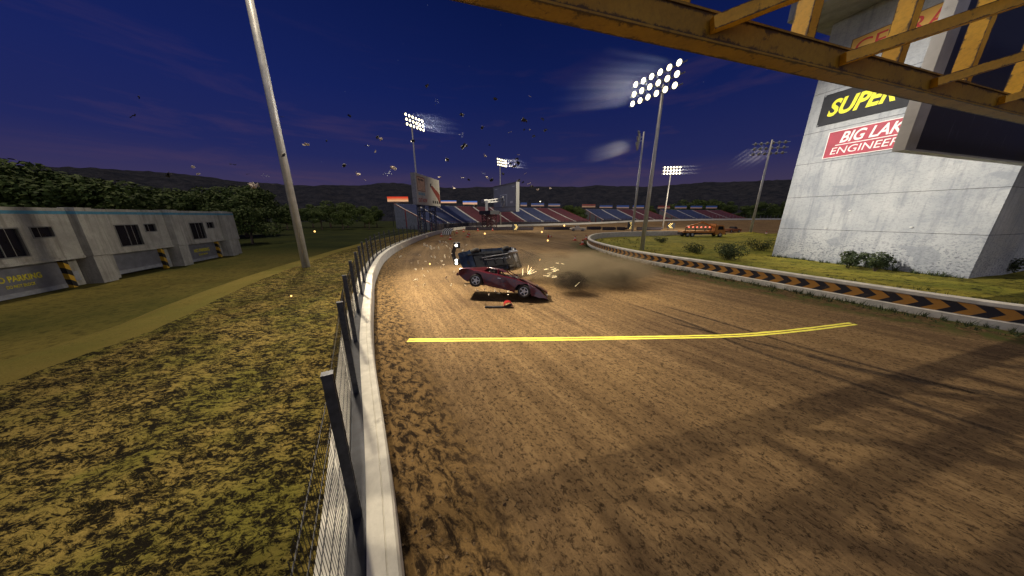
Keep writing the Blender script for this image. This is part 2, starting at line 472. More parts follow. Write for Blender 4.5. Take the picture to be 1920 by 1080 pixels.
# ---- outer wall
mb = MB()
wp = [(0, -.7), (0, .85), (.03, .90), (.13, .90), (.135, .885), (.143, .885), (.148, .90), (.34, .90), (.34, .82), (.56, .82), (.56, .90), (.86, .88), (.92, -.7)]
sweep(mb, OUT, ON, wp[::-1], BZ, True)
ow = tag(mb.build("concrete_wall", CONC), "long pale concrete wall round the outside of the dirt track, under the wire fence", "wall")
mb = MB(); sweep(mb, OUT, ON, [(.345, .823), (.345, .865), (.555, .865), (.555, .823)][::-1], BZ, True, 0, PER * 12)
mb.build("post_channel", STEEL_D, ow)

# ---- catch fence on the wall
fence = thing("catch_fence", "tall dark wire catch fence on posts standing on top of the outer wall", "fence")
PC = [OUT[i] + ON[i] * .45 for i in range(len(OUT))]; PAC = arclen(PC)
def at_len(s_):
    for i in range(1, len(PAC)):
        if PAC[i] >= s_:
            t = (s_ - PAC[i - 1]) / (PAC[i] - PAC[i - 1]); p = PC[i - 1].lerp(PC[i], t)
            return p, ON[i - 1].lerp(ON[i], t).normalized(), BZ[i - 1] * (1 - t) + BZ[i] * t
    return PC[-1], ON[-1], BZ[-1]
# start so that a post falls at (-2.2, 2.75)
s_hit = min(range(len(PC)), key=lambda i: (PC[i] - Vector((-2.15, 2.75))).length)
s0 = PAC[s_hit] % 2.9
posts = []; k = 0
while s0 + k * 2.9 < PAC[-1] - 3: posts.append(at_len(s0 + k * 2.9)); k += 1
def hpost(mb, p, n_, z):
    T = Vector((n_.y, -n_.x, 0)); Nn = Vector((n_.x, n_.y, 0)); c = Vector((p.x, p.y, z + 1.93))
    mb.frame(c + T * .04, T, Nn, (0, 0, 1), .014, .105, 2.14)
    mb.frame(c - T * .04, T, Nn, (0, 0, 1), .014, .105, 2.14)
    mb.frame(c, T, Nn, (0, 0, 1), .066, .03, 2.13)
    mb.frame(c + Vector((0, 0, 1.076)), T, Nn, (0, 0, 1), .10, .115, .02)
far_mb = MB()
for k, (p, n_, z) in enumerate(posts):
    if k < 99:
        mb = MB(); hpost(mb, p, n_, z)
        for q in range(16):                       # bolt heads down the flange facing the track
            mb.frame((p.x - n_.x * .054, p.y - n_.y * .054, z + .98 + q * .125), (1, 0, 0), (0, 1, 0), (0, 0, 1), .014, .014, .014)
        mb.build("post", M("fence_post_paint", (.055, .06, .075), .42, .5, .4, 9, .05, (.16, .16, .17), .30, 7), fence)
    else: hpost(far_mb, p, n_, z)
if far_mb.v: tag(far_mb.build("far_posts", GALV, fence), kind="stuff")
mbw = MB()
for k in range(len(posts) - 1):
    (p, n_, z), (p2, n2, z2) = posts[k], posts[k + 1]
    a = Vector((p.x + n_.x * .10, p.y + n_.y * .10, z)); b_ = Vector((p2.x + n2.x * .10, p2.y + n2.y * .10, z2))
    dcam = a.length; near = dcam < 22
    r_h, sp = (.0055, .32) if near else ((.014, .35) if dcam < 70 else (.02, .68))
    zz = .93
    while zz < 2.75:
        mbw.beam(a + Vector((0, 0, zz)), b_ + Vector((0, 0, zz)), r_h * 1.6, r_h * 1.6); zz += sp
    nv = 42 if dcam < 12 else (24 if near else (12 if dcam < 60 else 0))
    for q in range(1, nv):
        c = a.lerp(b_, q / nv); mbw.beam(c + Vector((0, 0, .92)), c + Vector((0, 0, 2.64)), .0035 if near else .009, .0035 if near else .009, (1, 0, 0))
mbw.build("wire_mesh", M("fence_wire", (.035, .037, .045), .5, .5, .2), fence)

# ---- infield barrier with chevrons
ib1 = PER * 14 - 3
def chev_mat():
    m, nt, b = new_mat("chevron_paint"); uv = coords(nt, "UV"); s_ = N(nt, "ShaderNodeSeparateXYZ"); L(nt, uv, s_.inputs[0])
    v = mathn(nt, 'ABSOLUTE', mathn(nt, 'SUBTRACT', s_.outputs[1], .5))
    u = mathn(nt, 'ADD', s_.outputs[0], mathn(nt, 'MULTIPLY', v, -.66))
    fr = mathn(nt, 'FRACT', mathn(nt, 'MULTIPLY', u, 1 / .84))
    st = mathn(nt, 'GREATER_THAN', fr, .5)
    ob = coords(nt, "Object"); wear = noise_n(nt, ob, 2.5, 7, .7)
    c = mixc(nt, st, (.42, .20, .035), (.014, .013, .022))
    c = mixc(nt, ramp(nt, wear, [(.55, 0), (.75, .5)]).outputs[0], c, (.17, .12, .07))
    L(nt, c, b.inputs["Base Color"]); b.inputs["Roughness"].default_value = .6; return m
bar = MB(); INr = [-n for n in IN_]   # IN_ points to the infield (right of travel)
# profile: d>0 towards infield
NI = IN_
sweep(bar, INN, NI, [(0, -.3), (0, .32), (.09, .36), (.09, .90), (.03, .93), (.03, 1.08), (.10, 1.12), (.42, 1.12), (.48, 1.08), (.52, -.3)][::-1], None, True, 6, ib1)
bo = tag(bar.build("concrete_barrier", CONC), "curved low concrete barrier with orange and black chevrons round the infield", "barrier")
mb = MB(); sweep(mb, INN, NI, [(.084, .368), (.084, .892)], None, False, 6, PER * 13, IA)
mb.build("chevron_band", chev_mat(), bo)

# ---- loose clods and stones
rngc = random.Random(77); mb = MB()
def clod(p, s_):
    vs = [p + Vector((rngc.gauss(0, 1), rngc.gauss(0, 1), abs(rngc.gauss(0, .7)))).normalized() * s_ * rngc.uniform(.6, 1.1) for _ in range(4)]
    vs += [p + Vector((cos(k * 2.1), sin(k * 2.1), -.1)) * s_ for k in range(3)]
    mb.add(vs, [(0, 4, 5), (0, 5, 6), (0, 6, 4), (1, 4, 5), (1, 5, 6), (2, 6, 4), (1, 6, 4), (3, 4, 5), (2, 5, 6), (3, 6, 5)])
for _ in range(2600):
    i = int(rngc.uniform(PER * 1.6, PER * 8)); q = OUT[i].lerp(OUT[i + 1], rngc.random()) - ON[i] * abs(rngc.gauss(.1, 1.0))
    clod(Vector((q.x, q.y, .0)), rngc.uniform(.012, .042))
for _ in range(2200):
    i = int(rngc.uniform(PER * 2, PER * 10)); q = INN[i].lerp(INN[i + 1], rngc.random()) - IN_[i] * abs(rngc.gauss(.8, 1.1))
    clod(Vector((q.x, q.y, .0)), rngc.uniform(.015, .055))
for _ in range(1500):
    i = int(rngc.uniform(PER * 2, PER * 8)); q = OUT[i].lerp(INN[i], rngc.random()); clod(Vector((q.x, q.y, 0)), rngc.uniform(.008, .024))
tag(mb.build("dirt_clods", M("clod_earth", (.13, .085, .042), .95, 0, .5, 4)), "loose earth clods scattered along the edges of the dirt track", "dirt clods", kind="stuff")

# ---- painted line across the track
YL = [(765, 638), (880, 637), (1020, 636), (1150, 634), (1300, 631.5), (1400, 628), (1500, 619), (1600, 607)]
mb = MB(); P = [G(x, y) for x, y in YL]; PP = spline([(p.x, p.y) for p in P], 12)
for off in (-.085, .085):
    for i in range(len(PP) - 1):
        d = (PP[i + 1] - PP[i]).normalized(); n_ = Vector((-d.y, d.x))
        def wob(i): return noise.noise(Vector((i * .9, off * 40, 0))) * .022
        a0, a1 = PP[i] + n_ * (off - .055 + wob(i)), PP[i] + n_ * (off + .055 + wob(i + 50))
        b0, b1 = PP[i + 1] + n_ * (off - .055 + wob(i + 1)), PP[i + 1] + n_ * (off + .055 + wob(i + 51))
        mb.quad((*a0, .006), (*b0, .006), (*b1, .006), (*a1, .006))
tag(mb.build("painted_line", M("line_paint", (.86, .80, .10), .7, 0, .12, 5, 0, (.22, .15, .06), .42, 7)), kind="structure")

# ---- tyre marks
def mark_mat():
    m, nt, b = new_mat("tyre_mark"); uv = coords(nt, "UV"); ob = coords(nt, "Object")
    s_ = N(nt, "ShaderNodeSeparateXYZ"); L(nt, uv, s_.inputs[0])
    e = mathn(nt, 'MULTIPLY', mathn(nt, 'SUBTRACT', .5, mathn(nt, 'ABSOLUTE', mathn(nt, 'SUBTRACT', s_.outputs[1], .5))), 3.2, clamp=True)
    ends = mathn(nt, 'MULTIPLY', mathn(nt, 'SUBTRACT', .5, mathn(nt, 'ABSOLUTE', mathn(nt, 'SUBTRACT', s_.outputs[0], .5))), 8, clamp=True)
    f = ramp(nt, noise_n(nt, ob, 5, 6, .7), [(.30, .25), (.6, 1)]).outputs[0]
    a = mathn(nt, 'MULTIPLY', mathn(nt, 'MULTIPLY', e, f), mathn(nt, 'MULTIPLY', ends, .72))
    b.inputs["Base Color"].default_value = (.040, .025, .014, 1); b.inputs["Roughness"].default_value = .9
    L(nt, a, b.inputs["Alpha"]); return m
TM = mark_mat()
def tmark(pts, w):
    P = [G(x, y) for x, y in pts]; PP = spline([(p.x, p.y) for p in P], 10); mb = MB(); n = len(PP) - 1
    for i in range(n):
        def side(i):
            d = (PP[min(i + 1, n)] - PP[max(i - 1, 0)]).normalized(); return Vector((-d.y, d.x)) * w / 2
        a, b_ = PP[i], PP[i + 1]
        mb.quad((*(a - side(i)), .005), (*(b_ - side(i + 1)), .005), (*(b_ + side(i + 1)), .005), (*(a + side(i)), .005),
                ((i / n, 0), ((i + 1) / n, 0), ((i + 1) / n, 1), (i / n, 1)))
    tag(mb.build("tyre_marks", TM), kind="structure")
tmark([(1150, 560), (1290, 606), (1400, 652), (1560, 706), (1760, 772), (1990, 850)], .30)
tmark([(1215, 566), (1350, 604), (1500, 650), (1690, 702), (1960, 772)], .26)
tmark([(1480, 655), (1600, 690), (1760, 722), (1960, 756)], .45)
tmark([(1255, 604), (1370, 632), (1490, 660)], .26)
tmark([(900, 449), (925, 443), (960, 441), (1010, 440)], .5)
tmark([(915, 451), (940, 445), (970, 443), (1020, 442)], .5)
tmark([(870, 446), (905, 440), (960, 437), (1030, 437)], .5)

# ------------------------------------------------------------------ hills
HP = [(-200, 305), (100, 312), (200, 318), (300, 325), (420, 338), (500, 345), (600, 349), (680, 347), (735, 343), (790, 349), (850, 353), (960, 350), (1060, 352), (1130, 349), (1200, 352), (1260, 348), (1320, 342), (1400, 341), (1480, 337), (1700, 335), (2100, 333)]
def hill_mat():
    m, nt, b = new_mat("wooded_hill"); ob = coords(nt, "Object")
    a = noise_n(nt, ob, .09, 6, .8, .3); c = mixc(nt, ramp(nt, a, [(.38, 0), (.62, 1)]).outputs[0], (.024, .028, .042), (.060, .060, .072))
    sz = N(nt, "ShaderNodeSeparateXYZ"); L(nt, ob, sz.inputs[0])
    L(nt, c, b.inputs["Base Color"]); b.inputs["Roughness"].default_value = 1; b.inputs["Specular IOR Level"].default_value = 0
    bump(nt, b, a, 1, 6); return m
mb = MB(); cols = []
hpx = []
for i in range(len(HP) - 1):
    (x0, y0), (x1, y1) = HP[i], HP[i + 1]
    for k in range(10): hpx.append((x0 + (x1 - x0) * k / 10, y0 + (y1 - y0) * (k / 10)))
NR = 16
dirs = []
for x, y in hpx:
    r = ray(x, y); hl = sqrt(r.x ** 2 + r.y ** 2); dirs.append((r.x / hl, r.y / hl, r.z / hl))
a0, a1 = atan2(dirs[-1][1], dirs[-1][0]), atan2(dirs[0][1], dirs[0][0])
for k in range(1, 150):                       # carried on round behind the camera
    a = a0 + (a1 - 2 * pi - a0) * k / 150; dirs.append((cos(a), sin(a), .072 + .018 * sin(k * .19)))
dirs.append(dirs[0])
for ux, uy, sl in dirs:
    for q in range(NR + 1):
        t = q / NR; rad = 330 + 330 * t
        top = CAM_H + 560 * sl
        if t < .7: u = t / .7; z = -1 + (top + 1) * (u * u * (3 - 2 * u))
        else: z = top - (t - .7) * 160
        z += noise.noise(Vector((ux * 14, uy * 14, t * 5))) * 9 * sin(min(1, t / .7) * pi) + noise.noise(Vector((ux * 90, uy * 90, t * 20))) * 1.4
        mb.v.append((ux * rad, uy * rad, z))
for i in range(len(dirs) - 1):
    for q in range(NR):
        a = i * (NR + 1) + q; mb.f.append([a, a + NR + 1, a + NR + 2, a + 1]); mb.mi.append(0); mb.uv.append([(0, 0)] * 4)
tag(mb.build("hills", hill_mat(), smooth=True), kind="structure")

# ------------------------------------------------------------------ trees and bushes
def leaf_mat(name, a, b2):
    m, nt, b = new_mat(name); g = N(nt, "ShaderNodeNewGeometry"); ob = coords(nt, "Object")
    f = noise_n(nt, ob, 1.1, 3, .6)
    f2 = mathn(nt, 'ADD', mathn(nt, 'MULTIPLY', g.outputs["Random Per Island"], .5), mathn(nt, 'MULTIPLY', f, .8))
    c = mixc(nt, ramp(nt, f2, [(.35, 0), (.95, 1)]).outputs[0], a, b2)
    L(nt, c, b.inputs["Base Color"]); b.inputs["Roughness"].default_value = .7; b.inputs["Specular IOR Level"].default_value = .2; return m
LEAF = leaf_mat("leaves", (.030, .052, .014), (.110, .150, .036))
LEAF2 = leaf_mat("bush_leaves", (.022, .036, .016), (.075, .095, .036))
BARK = M("bark", (.10, .075, .055), .9, 0, .4, 6, .4)
def leaves(mb, c, rad, n, size, flat=.8, rng=random):
    for _ in range(n):
        while True:
            d = Vector((rng.uniform(-1, 1), rng.uniform(-1, 1), rng.uniform(-1, 1)))
            if .1 < d.length < 1: break
        d = d.normalized() * (d.length ** .45)
        p = c + Vector((d.x * rad, d.y * rad, d.z * rad * flat))
        nrm = (d + Vector((rng.gauss(0, .5), rng.gauss(0, .5), rng.gauss(.25, .5)))).normalized()
        X = nrm.orthogonal().normalized(); X.rotate(Matrix.Rotation(rng.uniform(0, 6.28), 3, nrm)); Y = nrm.cross(X)
        s_ = size * rng.uniform(.6, 1.3)
        mb.add([p - X * s_ * .5, p + Y * s_ * .28, p + X * s_ * .5, p - Y * s_ * .28], [(0, 1, 2, 3)])
def tree_meshes(seed, h, r, nclump, nleaf, size):
    rng = random.Random(seed); tr = MB(); cr = MB()
    th = h * .36
    tr.tube([(0, 0, -.8), (.06, .03, th * .4), (.1, -.1, th), (.05, .05, h * .62)], [.24, .19, .15, .05], 7)
    for k in range(nclump):
        a = 2 * pi * (k + rng.random()) / nclump * 2.4
        rr = r * rng.uniform(.25, .85); zz = h * rng.uniform(.40, .86)
        rr *= 1 - .55 * max(0, (zz / h - .55)) / .45
        c = Vector((cos(a) * rr, sin(a) * rr, zz)); cr_r = r * rng.uniform(.30, .50)
        leaves(cr, c, cr_r, nleaf, size, .75, rng)
        st = Vector((.1, -.1, th * rng.uniform(.8, 1.25))); mid = st.lerp(c, .55) + Vector((0, 0, .2))
        tr.tube([st, mid, c], [.085, .055, .02], 5, False)
    leaves(cr, Vector((0, 0, h * .9)), r * .36, nleaf, size, .8, rng)
    return tr.mesh("trunk", BARK, True), cr.mesh("crown", LEAF)
TREES = [tree_meshes(11, 9, 3.6, 14, 330, .42), tree_meshes(12, 8, 4.2, 15, 330, .42), tree_meshes(13, 10, 3.4, 14, 330, .42), tree_meshes(14, 7, 3.8, 13, 330, .40)]
WORDS = ["first", "second", "third", "fourth", "fifth", "sixth", "seventh", "eighth", "ninth", "tenth", "eleventh", "twelfth", "thirteenth", "fourteenth", "fifteenth", "sixteenth", "seventeenth", "eighteenth", "nineteenth", "twentieth", "twenty-first", "twenty-second", "twenty-third", "twenty-fourth"]
HW = [9, 8, 10, 7]
def tree(k, loc, h, label, group, wid=1.0):
    s_ = h / HW[k]
    o = thing("broadleaf_tree", label, "tree", loc, random.uniform(0, 6.28), group); o.scale = (s_ * wid, s_ * wid, s_)
    for me in TREES[k]:
        p = bpy.data.objects.new(me.name, me); COL.objects.link(p); p.parent = o
# behind the garages: (px, top y, distance t)
spec = [(-120, 300, 34), (-40, 296, 37), (30, 303, 38), (78, 312, 43), (125, 326, 46), (165, 338, 42), (205, 336, 52), (250, 347, 47), (295, 352, 54), (335, 358, 58), (372, 362, 52)]
for i, (px, ty, t) in enumerate(spec):
    p = AT(px, 410, t); top = AT(px, ty, t)
    tree(i % 4, (p.x, p.y, -.6), top.z + .6, WORDS[i] + " tree from the left in the row behind the garage building", "trees behind the garage building", 1.25)
spec = [(395, 356, 66), (425, 351, 72), (455, 358, 68), (486, 350, 74), (462, 388, 50)]
for i, (px, ty, t) in enumerate(spec):
    p = AT(px, 410, t); top = AT(px, ty, t)
    lab = "low bushy tree with pale trunk just past the far end of the garage building" if i == 4 else WORDS[i] + " tree from the left in the clump past the garage end"
    tree((i + 1) % 4, (p.x, p.y, -.6), top.z + .6, lab, "trees beyond the garage end", 1.2)
spec = [(515, 388), (548, 384), (585, 383), (618, 379), (650, 380), (682, 388), (705, 386), (535, 396), (600, 394), (640, 396), (690, 398)]
for i, (px, ty) in enumerate(spec):
    t = 125 if i < 7 else 105; p = AT(px, 410, t); top = AT(px, ty, t)
    lab = (WORDS[i] + " tree from the left in the far grove's back row") if i < 7 else (WORDS[i - 7] + " tree from the left in the far grove's front row")
    tree(i % 4, (p.x, p.y, -.6), top.z + .6, lab, "trees of the far grove left of the grandstand", 1.3)
spec = [(1395, 386), (1420, 380), (1446, 384), (1470, 378), (1492, 384), (1408, 396), (1455, 395), (1482, 396)]
for i, (px, ty) in enumerate(spec):
    t = 245 if i < 5 else 232; p = AT(px, 410, t); top = AT(px, ty, t)
    lab = (WORDS[i] + " tree from the left in the back row beside the tower") if i < 5 else (WORDS[i - 5] + " tree from the left in the front row beside the tower")
    tree(i % 4, (p.x, p.y, -.6), top.z + .6, lab, "trees between the last grandstand and the tower", 1.35)
spec = [(1068, 385, 200), (1082, 388, 200), (1218, 386, 240), (1275, 377, 262), (1300, 375, 265), (1330, 376, 265), (1364, 378, 268)]
nm = ["tree showing between the big grandstand and the middle one, left of the pair", "tree showing between the big grandstand and the middle one, right of the pair", "single tree showing between the middle and the last grandstand",
      "first treetop from the left above the last grandstand", "second treetop from the left above the last grandstand", "third treetop from the left above the last grandstand", "fourth treetop from the left above the last grandstand"]
for i, (px, ty, t) in enumerate(spec):
    p = AT(px, 410, t); top = AT(px, ty, t); tree(i % 4, (p.x, p.y, -.6), top.z + .6, nm[i], "trees behind the grandstands", 1.3)

def bush(p, h, r, n, label, group=None, seed=0):
    rng = random.Random(seed + 100); o = thing("bush", label, "bush", p, 0, group)
    st = MB(); lf = MB()
    for k in range(7):
        a = k * .9 + rng.random(); tip = Vector((cos(a) * r * rng.uniform(.3, .8), sin(a) * r * rng.uniform(.3, .8), h * rng.uniform(.55, .9)))
        st.tube([(0, 0, -.1), tip * .5 + Vector((0, 0, .1)), tip], [.03, .02, .008], 5)
        leaves(lf, tip, r * .42, n // 8, .16, .9, rng); leaves(lf, tip * .55, r * .36, n // 12, .16, .9, rng)
    st.build("stems", BARK, o); lf.build("foliage", LEAF2, o)
g = G(1588, 503); bush((g.x, g.y, 0), 1.5, .9, 1100, "left bush of the dark green pair growing against the tower foot", "bushes at the tower foot", 1)
g = G(1640, 508); bush((g.x, g.y, 0), 1.55, 1.0, 1200, "right bush of the dark green pair growing against the tower foot", "bushes at the tower foot", 2)
g = G(1875, 512); bush((g.x, g.y, 0), 1.3, 1.0, 900, "grey green bush before the tower's right hand face, at the frame edge", "bushes at the tower foot", 3)
g = G(1366, 487); bush((g.x, g.y, 0), 1.6, 1.7, 1500, "broad dark bush on the infield left of the tower, biggest on the grass", "bushes on the infield", 4)
g = G(1302, 474); bush((g.x, g.y, 0), .9, 1.5, 700, "low bush on the infield left of the broad dark bush", "bushes on the infield", 5)
g = G(1425, 470); bush((g.x, g.y, 0), 1.3, 1.8, 900, "low spreading bush on the infield close to the tower's left edge", "bushes on the infield", 6)
g = G(1240, 455); bush((g.x, g.y, 0), .8, 1.2, 500, "small bush on the infield just right of the tall lit floodlight pole", "bushes on the infield", 7)

# weeds and grass blades: uncountable
def blades(mb, p, n, h, spread, rng):
    for _ in range(n):
        a = rng.uniform(0, 6.28); q = p + Vector((cos(a), sin(a), 0)) * rng.uniform(0, spread)
        lean = Vector((rng.gauss(0, .35), rng.gauss(0, .35), 1)) * h * rng.uniform(.5, 1.2); w = Vector((sin(a), -cos(a), 0)) * h * .07
        mb.add([q - w, q + w, q + lean], [(0, 1, 2)])
rng = random.Random(3)
wb = MB()
for i in range(PER * 2, PER * 12):
    for _ in range(5):
        t = rng.random(); p = INN[i].lerp(INN[i + 1], t); q = p - NI[i] * abs(rng.gauss(.1, .55)); 
        blades(wb, Vector((q.x, q.y, 0)), 7, rng.uniform(.12, .34), .14, rng)
    for _ in range(3):
        p = INN[i].lerp(INN[i + 1], rng.random()); q = p + NI[i] * (rng.uniform(.6, 9)); blades(wb, Vector((q.x, q.y, 0)), 8, rng.uniform(.10, .35), .22, rng)
A_ = G(1447, 480); B_ = G(1815, 523)
for _ in range(90):
    p = A_.lerp(B_, rng.random()) + Vector((-.3 - rng.random() * .5, 0, 0)); blades(wb, p, 9, rng.uniform(.15, .5), .2, rng)
tag(wb.build("weeds", LEAF2), "ragged green weeds growing along the chevron barrier and the tower foot", "weeds", kind="stuff")
gb = MB()
for _ in range(9500):
    i = int((rng.random() ** 1.4) * NL * .62); t = rng.random() * .80
    a = A1[i].lerp(B1[i], t)
    if a.y < .5: continue
    z = .10 + .10 * sin(t * pi) 
    blades(gb, Vector((a.x, a.y, z)), 6, rng.uniform(.05, .14), .13, rng)
tag(gb.build("grass_blades", leaf_mat("dry_blades", (.09, .075, .020), (.27, .22, .06))), "short dry grass on the bank left of the wall", "grass", kind="stuff")

# ------------------------------------------------------------------ garage building
PG = Vector((-32.078, 15.481, -.5)); DG = Vector((-.31915, .94771, 0)); NG = Vector((.94771, .31915, 0)); UP = Vector((0, 0, 1))
gar = thing("garage_building", "long low concrete garage building with roller doors, blue stripe and dark windows", "building", PG)
def fp(s_, z, d=0.0): return DG * s_ + NG * d + UP * (z + .5)       # local to the root
def fbox(mb, s0_, s1_, z0, z1, d0, d1):
    mb.frame(fp((s0_ + s1_) / 2, (z0 + z1) / 2, (d0 + d1) / 2), DG, NG, UP, s1_ - s0_, d1 - d0, z1 - z0)
SW0, SW1 = -12.0, 24.45
WALLM, nt, b = new_mat("garage_concrete"); ob = coords(nt)
c = mixc(nt, ramp(nt, noise_n(nt, ob, .9, 5, .6), [(.35, 0), (.65, 1)]).outputs[0], (.27, .26, .23), (.40, .39, .34))
c = mixc(nt, ramp(nt, noise_n(nt, mapping(nt, ob, (3.2, 3.2, .22)), 1.0, 6, .7), [(.50, 0), (.72, .75)]).outputs[0], c, (.13, .12, .10))
c = mixc(nt, ramp(nt, noise_n(nt, ob, 14, 4, .7), [(.30, .5), (.5, 0)]).outputs[0], c, (.16, .155, .14))
L(nt, c, b.inputs["Base Color"]); b.inputs["Roughness"].default_value = .88; bump(nt, b, noise_n(nt, ob, 9, 5, .7), .25, .03)
STRIPE = M("blue_stripe", (.05, .20, .30), .7, 0, .25, 3)
FRAME = M("window_frame", (.17, .17, .16), .5, .3, .15)
GLASS = M("dark_glass", (.008, .008, .013), .22, 0, .2, 2); GLASS.node_tree.nodes["Principled BSDF"].inputs["Specular IOR Level"].default_value = .2
ROLL = M("roller_steel", (.16, .165, .19), .5, .3, .2, 2, 0, (.07, .07, .08), .4, 1.2)
mb = MB()
# upper storey wall pierced by window openings
wins = []
for k in range(-2, 4):
    o = 8.0 * k
    wins += [(o + .3, o + 2.3, 2.12, 3.92, "big"), (o + 2.95, o + 4.05, 3.28, 3.95, "small")]
wins = [w for w in wins if w[0] > SW0 + .3 and w[1] < SW1 - .3]
cuts = sorted(set([SW0, SW1] + [w[0] for w in wins] + [w[1] for w in wins]))
for a, b_ in zip(cuts[:-1], cuts[1:]):
    w = [w for w in wins if w[0] <= a + .001 and w[1] >= b_ - .001]
    if w: fbox(mb, a, b_, 1.75, w[0][2], -.35, 0); fbox(mb, a, b_, w[0][3], 5.3, -.35, 0)
    else: fbox(mb, a, b_, 1.75, 5.3, -.35, 0)
fbox(mb, SW0, SW1, 1.55, 1.748, -.35, .05)                        # lip over the doors
fbox(mb, SW0, SW1, -.55, 5.25, -10.2, -10)                       # back
for s_ in (SW0, SW1 - .3): fbox(mb, s_, s_ + .3, -.55, 5.25, -10, -.352)
for s_ in [x * 1.6 + .1 for x in range(-7, 16)]:                 # panel joints
    fbox(mb, s_, s_ + .02, 1.78, 5.3, .0015, .004)
mb.build("wall", WALLM, gar)
mb = MB(); fbox(mb, SW0, SW1, 5.0, 5.25, -10, -.36); mb.build("roof", M("roof_felt", (.08, .08, .08), .9), gar)
mb = MB(); fbox(mb, SW0, SW1, 4.86, 5.08, .003, .012); mb.build("blue_stripe", STRIPE, gar)
for k in range(-2, 3):
    o = 8.0 * k + 5.3
    if o + 1.2 > SW1: continue
    mb = MB(); fbox(mb, o, o + 1.15, -.55, 1.62, -1.2, .45); fbox(mb, o, o + 1.15, 1.66, 5.36, -.34, .5)
    pl = mb.build("pilaster", WALLM, gar)
    mb = MB(); fbox(mb, o - .004, o + 1.154, 4.86, 5.08, .02, .508); mb.build("blue_stripe", STRIPE, pl)
    mb = MB(); fbox(mb, o + 1.2, o + 2.3, -.55, 1.52, -1.25, -.25); fbox(mb, o - 1.0, o - .02, -.55, 1.52, -1.4, -.55)
    mb.build("door_jamb", WALLM, gar)
mb = MB(); fbox(mb, 22.8, SW1 - .01, -.55, 1.54, -1.3, -.12); mb.build("door_jamb", WALLM, gar)
for a, b_, z0, z1, kind in wins:
    mb = MB()
    for q in ((a - .07, a, z0 - .07, z1 + .07), (b_, b_ + .07, z0 - .07, z1 + .07), (a, b_, z0 - .07, z0), (a, b_, z1, z1 + .07)):
        fbox(mb, q[0], q[1], q[2], q[3], -.2, .03)
    if kind == "big":
        fbox(mb, (a + b_) / 2 - .025, (a + b_) / 2 + .025, z0, z1, -.17, -.09)
    w = mb.build("window", FRAME, gar)
    mb = MB(); fbox(mb, a, b_, z0, z1, -.15, -.13); mb.build("pane", GLASS, w)
HZ, nt, b = new_mat("hazard_stripes")
ob = coords(nt); sp_ = N(nt, "ShaderNodeSeparateXYZ"); L(nt, ob, sp_.inputs[0])
u = mathn(nt, 'ADD', mathn(nt, 'MULTIPLY', sp_.outputs[2], 1.15), mathn(nt, 'MULTIPLY', sp_.outputs[1], .9))
L(nt, mixc(nt, mathn(nt, 'GREATER_THAN', mathn(nt, 'FRACT', u), .5), (.50, .30, .02), (.012, .012, .014)), b.inputs["Base Color"])
YTXT = M("yellow_stencil", (.52, .46, .03), .7, 0, .3, 12)
for k in range(-1, 3):
    d0, d1 = 8.0 * k - .30, 8.0 * k + 3.95
    mb = MB(); z = -.54
    zb = .02 if k == 1 else -.2
    fbox(mb, d0, d1, zb - .3, zb, -.42, -.40)
    q = zb
    while q < 1.5: fbox(mb, d0, d1, q, q + .062, -.44, -.40); fbox(mb, d0, d1, q + .062, q + .08, -.44, -.415); q += .08
    dr = mb.build("roller_door", ROLL, gar)
    tag(dr, "grey ribbed roller door with yellow stencilled no parking words" if k != 1 else "plain grey roller door raised a little off the ground")
    mb = MB(); fbox(mb, d0, d1, zb - .31, zb, -.398, -.385); mb.build("bottom_bar", M("door_bar", (.26, .27, .29), .6, .2), dr)
    if k != 1:
        lettering("NO PARKING", YTXT, dr, fp(8 * k + .42, .52, -.385), DG, UP, 2.4, .40, .006, 0, .03)
        lettering("DO NOT BLOCK", YTXT, dr, fp(8 * k + .95, .12, -.385), DG, UP, 1.4, .20, .006, 0, .02)
    mb = MB(); fbox(mb, d1 + .01, d1 + .30, -.55, 1.54, -.42, -.12); pst = mb.build("striped_post", HZ, gar)
    mb = MB(); fbox(mb, d1 + .40, d1 + .76, -.1, .62, -.50, -.20); mb.build("utility_box", M("grey_box", (.30, .31, .33), .5, .3), gar)
    mb = MB(); fbox(mb, d1 + .56, d1 + .60, .62, 1.54, -.5, -.46); mb.build("conduit", GALV, gar)
mb = MB(); fbox(mb, SW0, SW1, -.55, 1.7, -1.6, -1.5); mb.build("inner_wall", M("inner_dark", (.03, .03, .035), .9), gar)

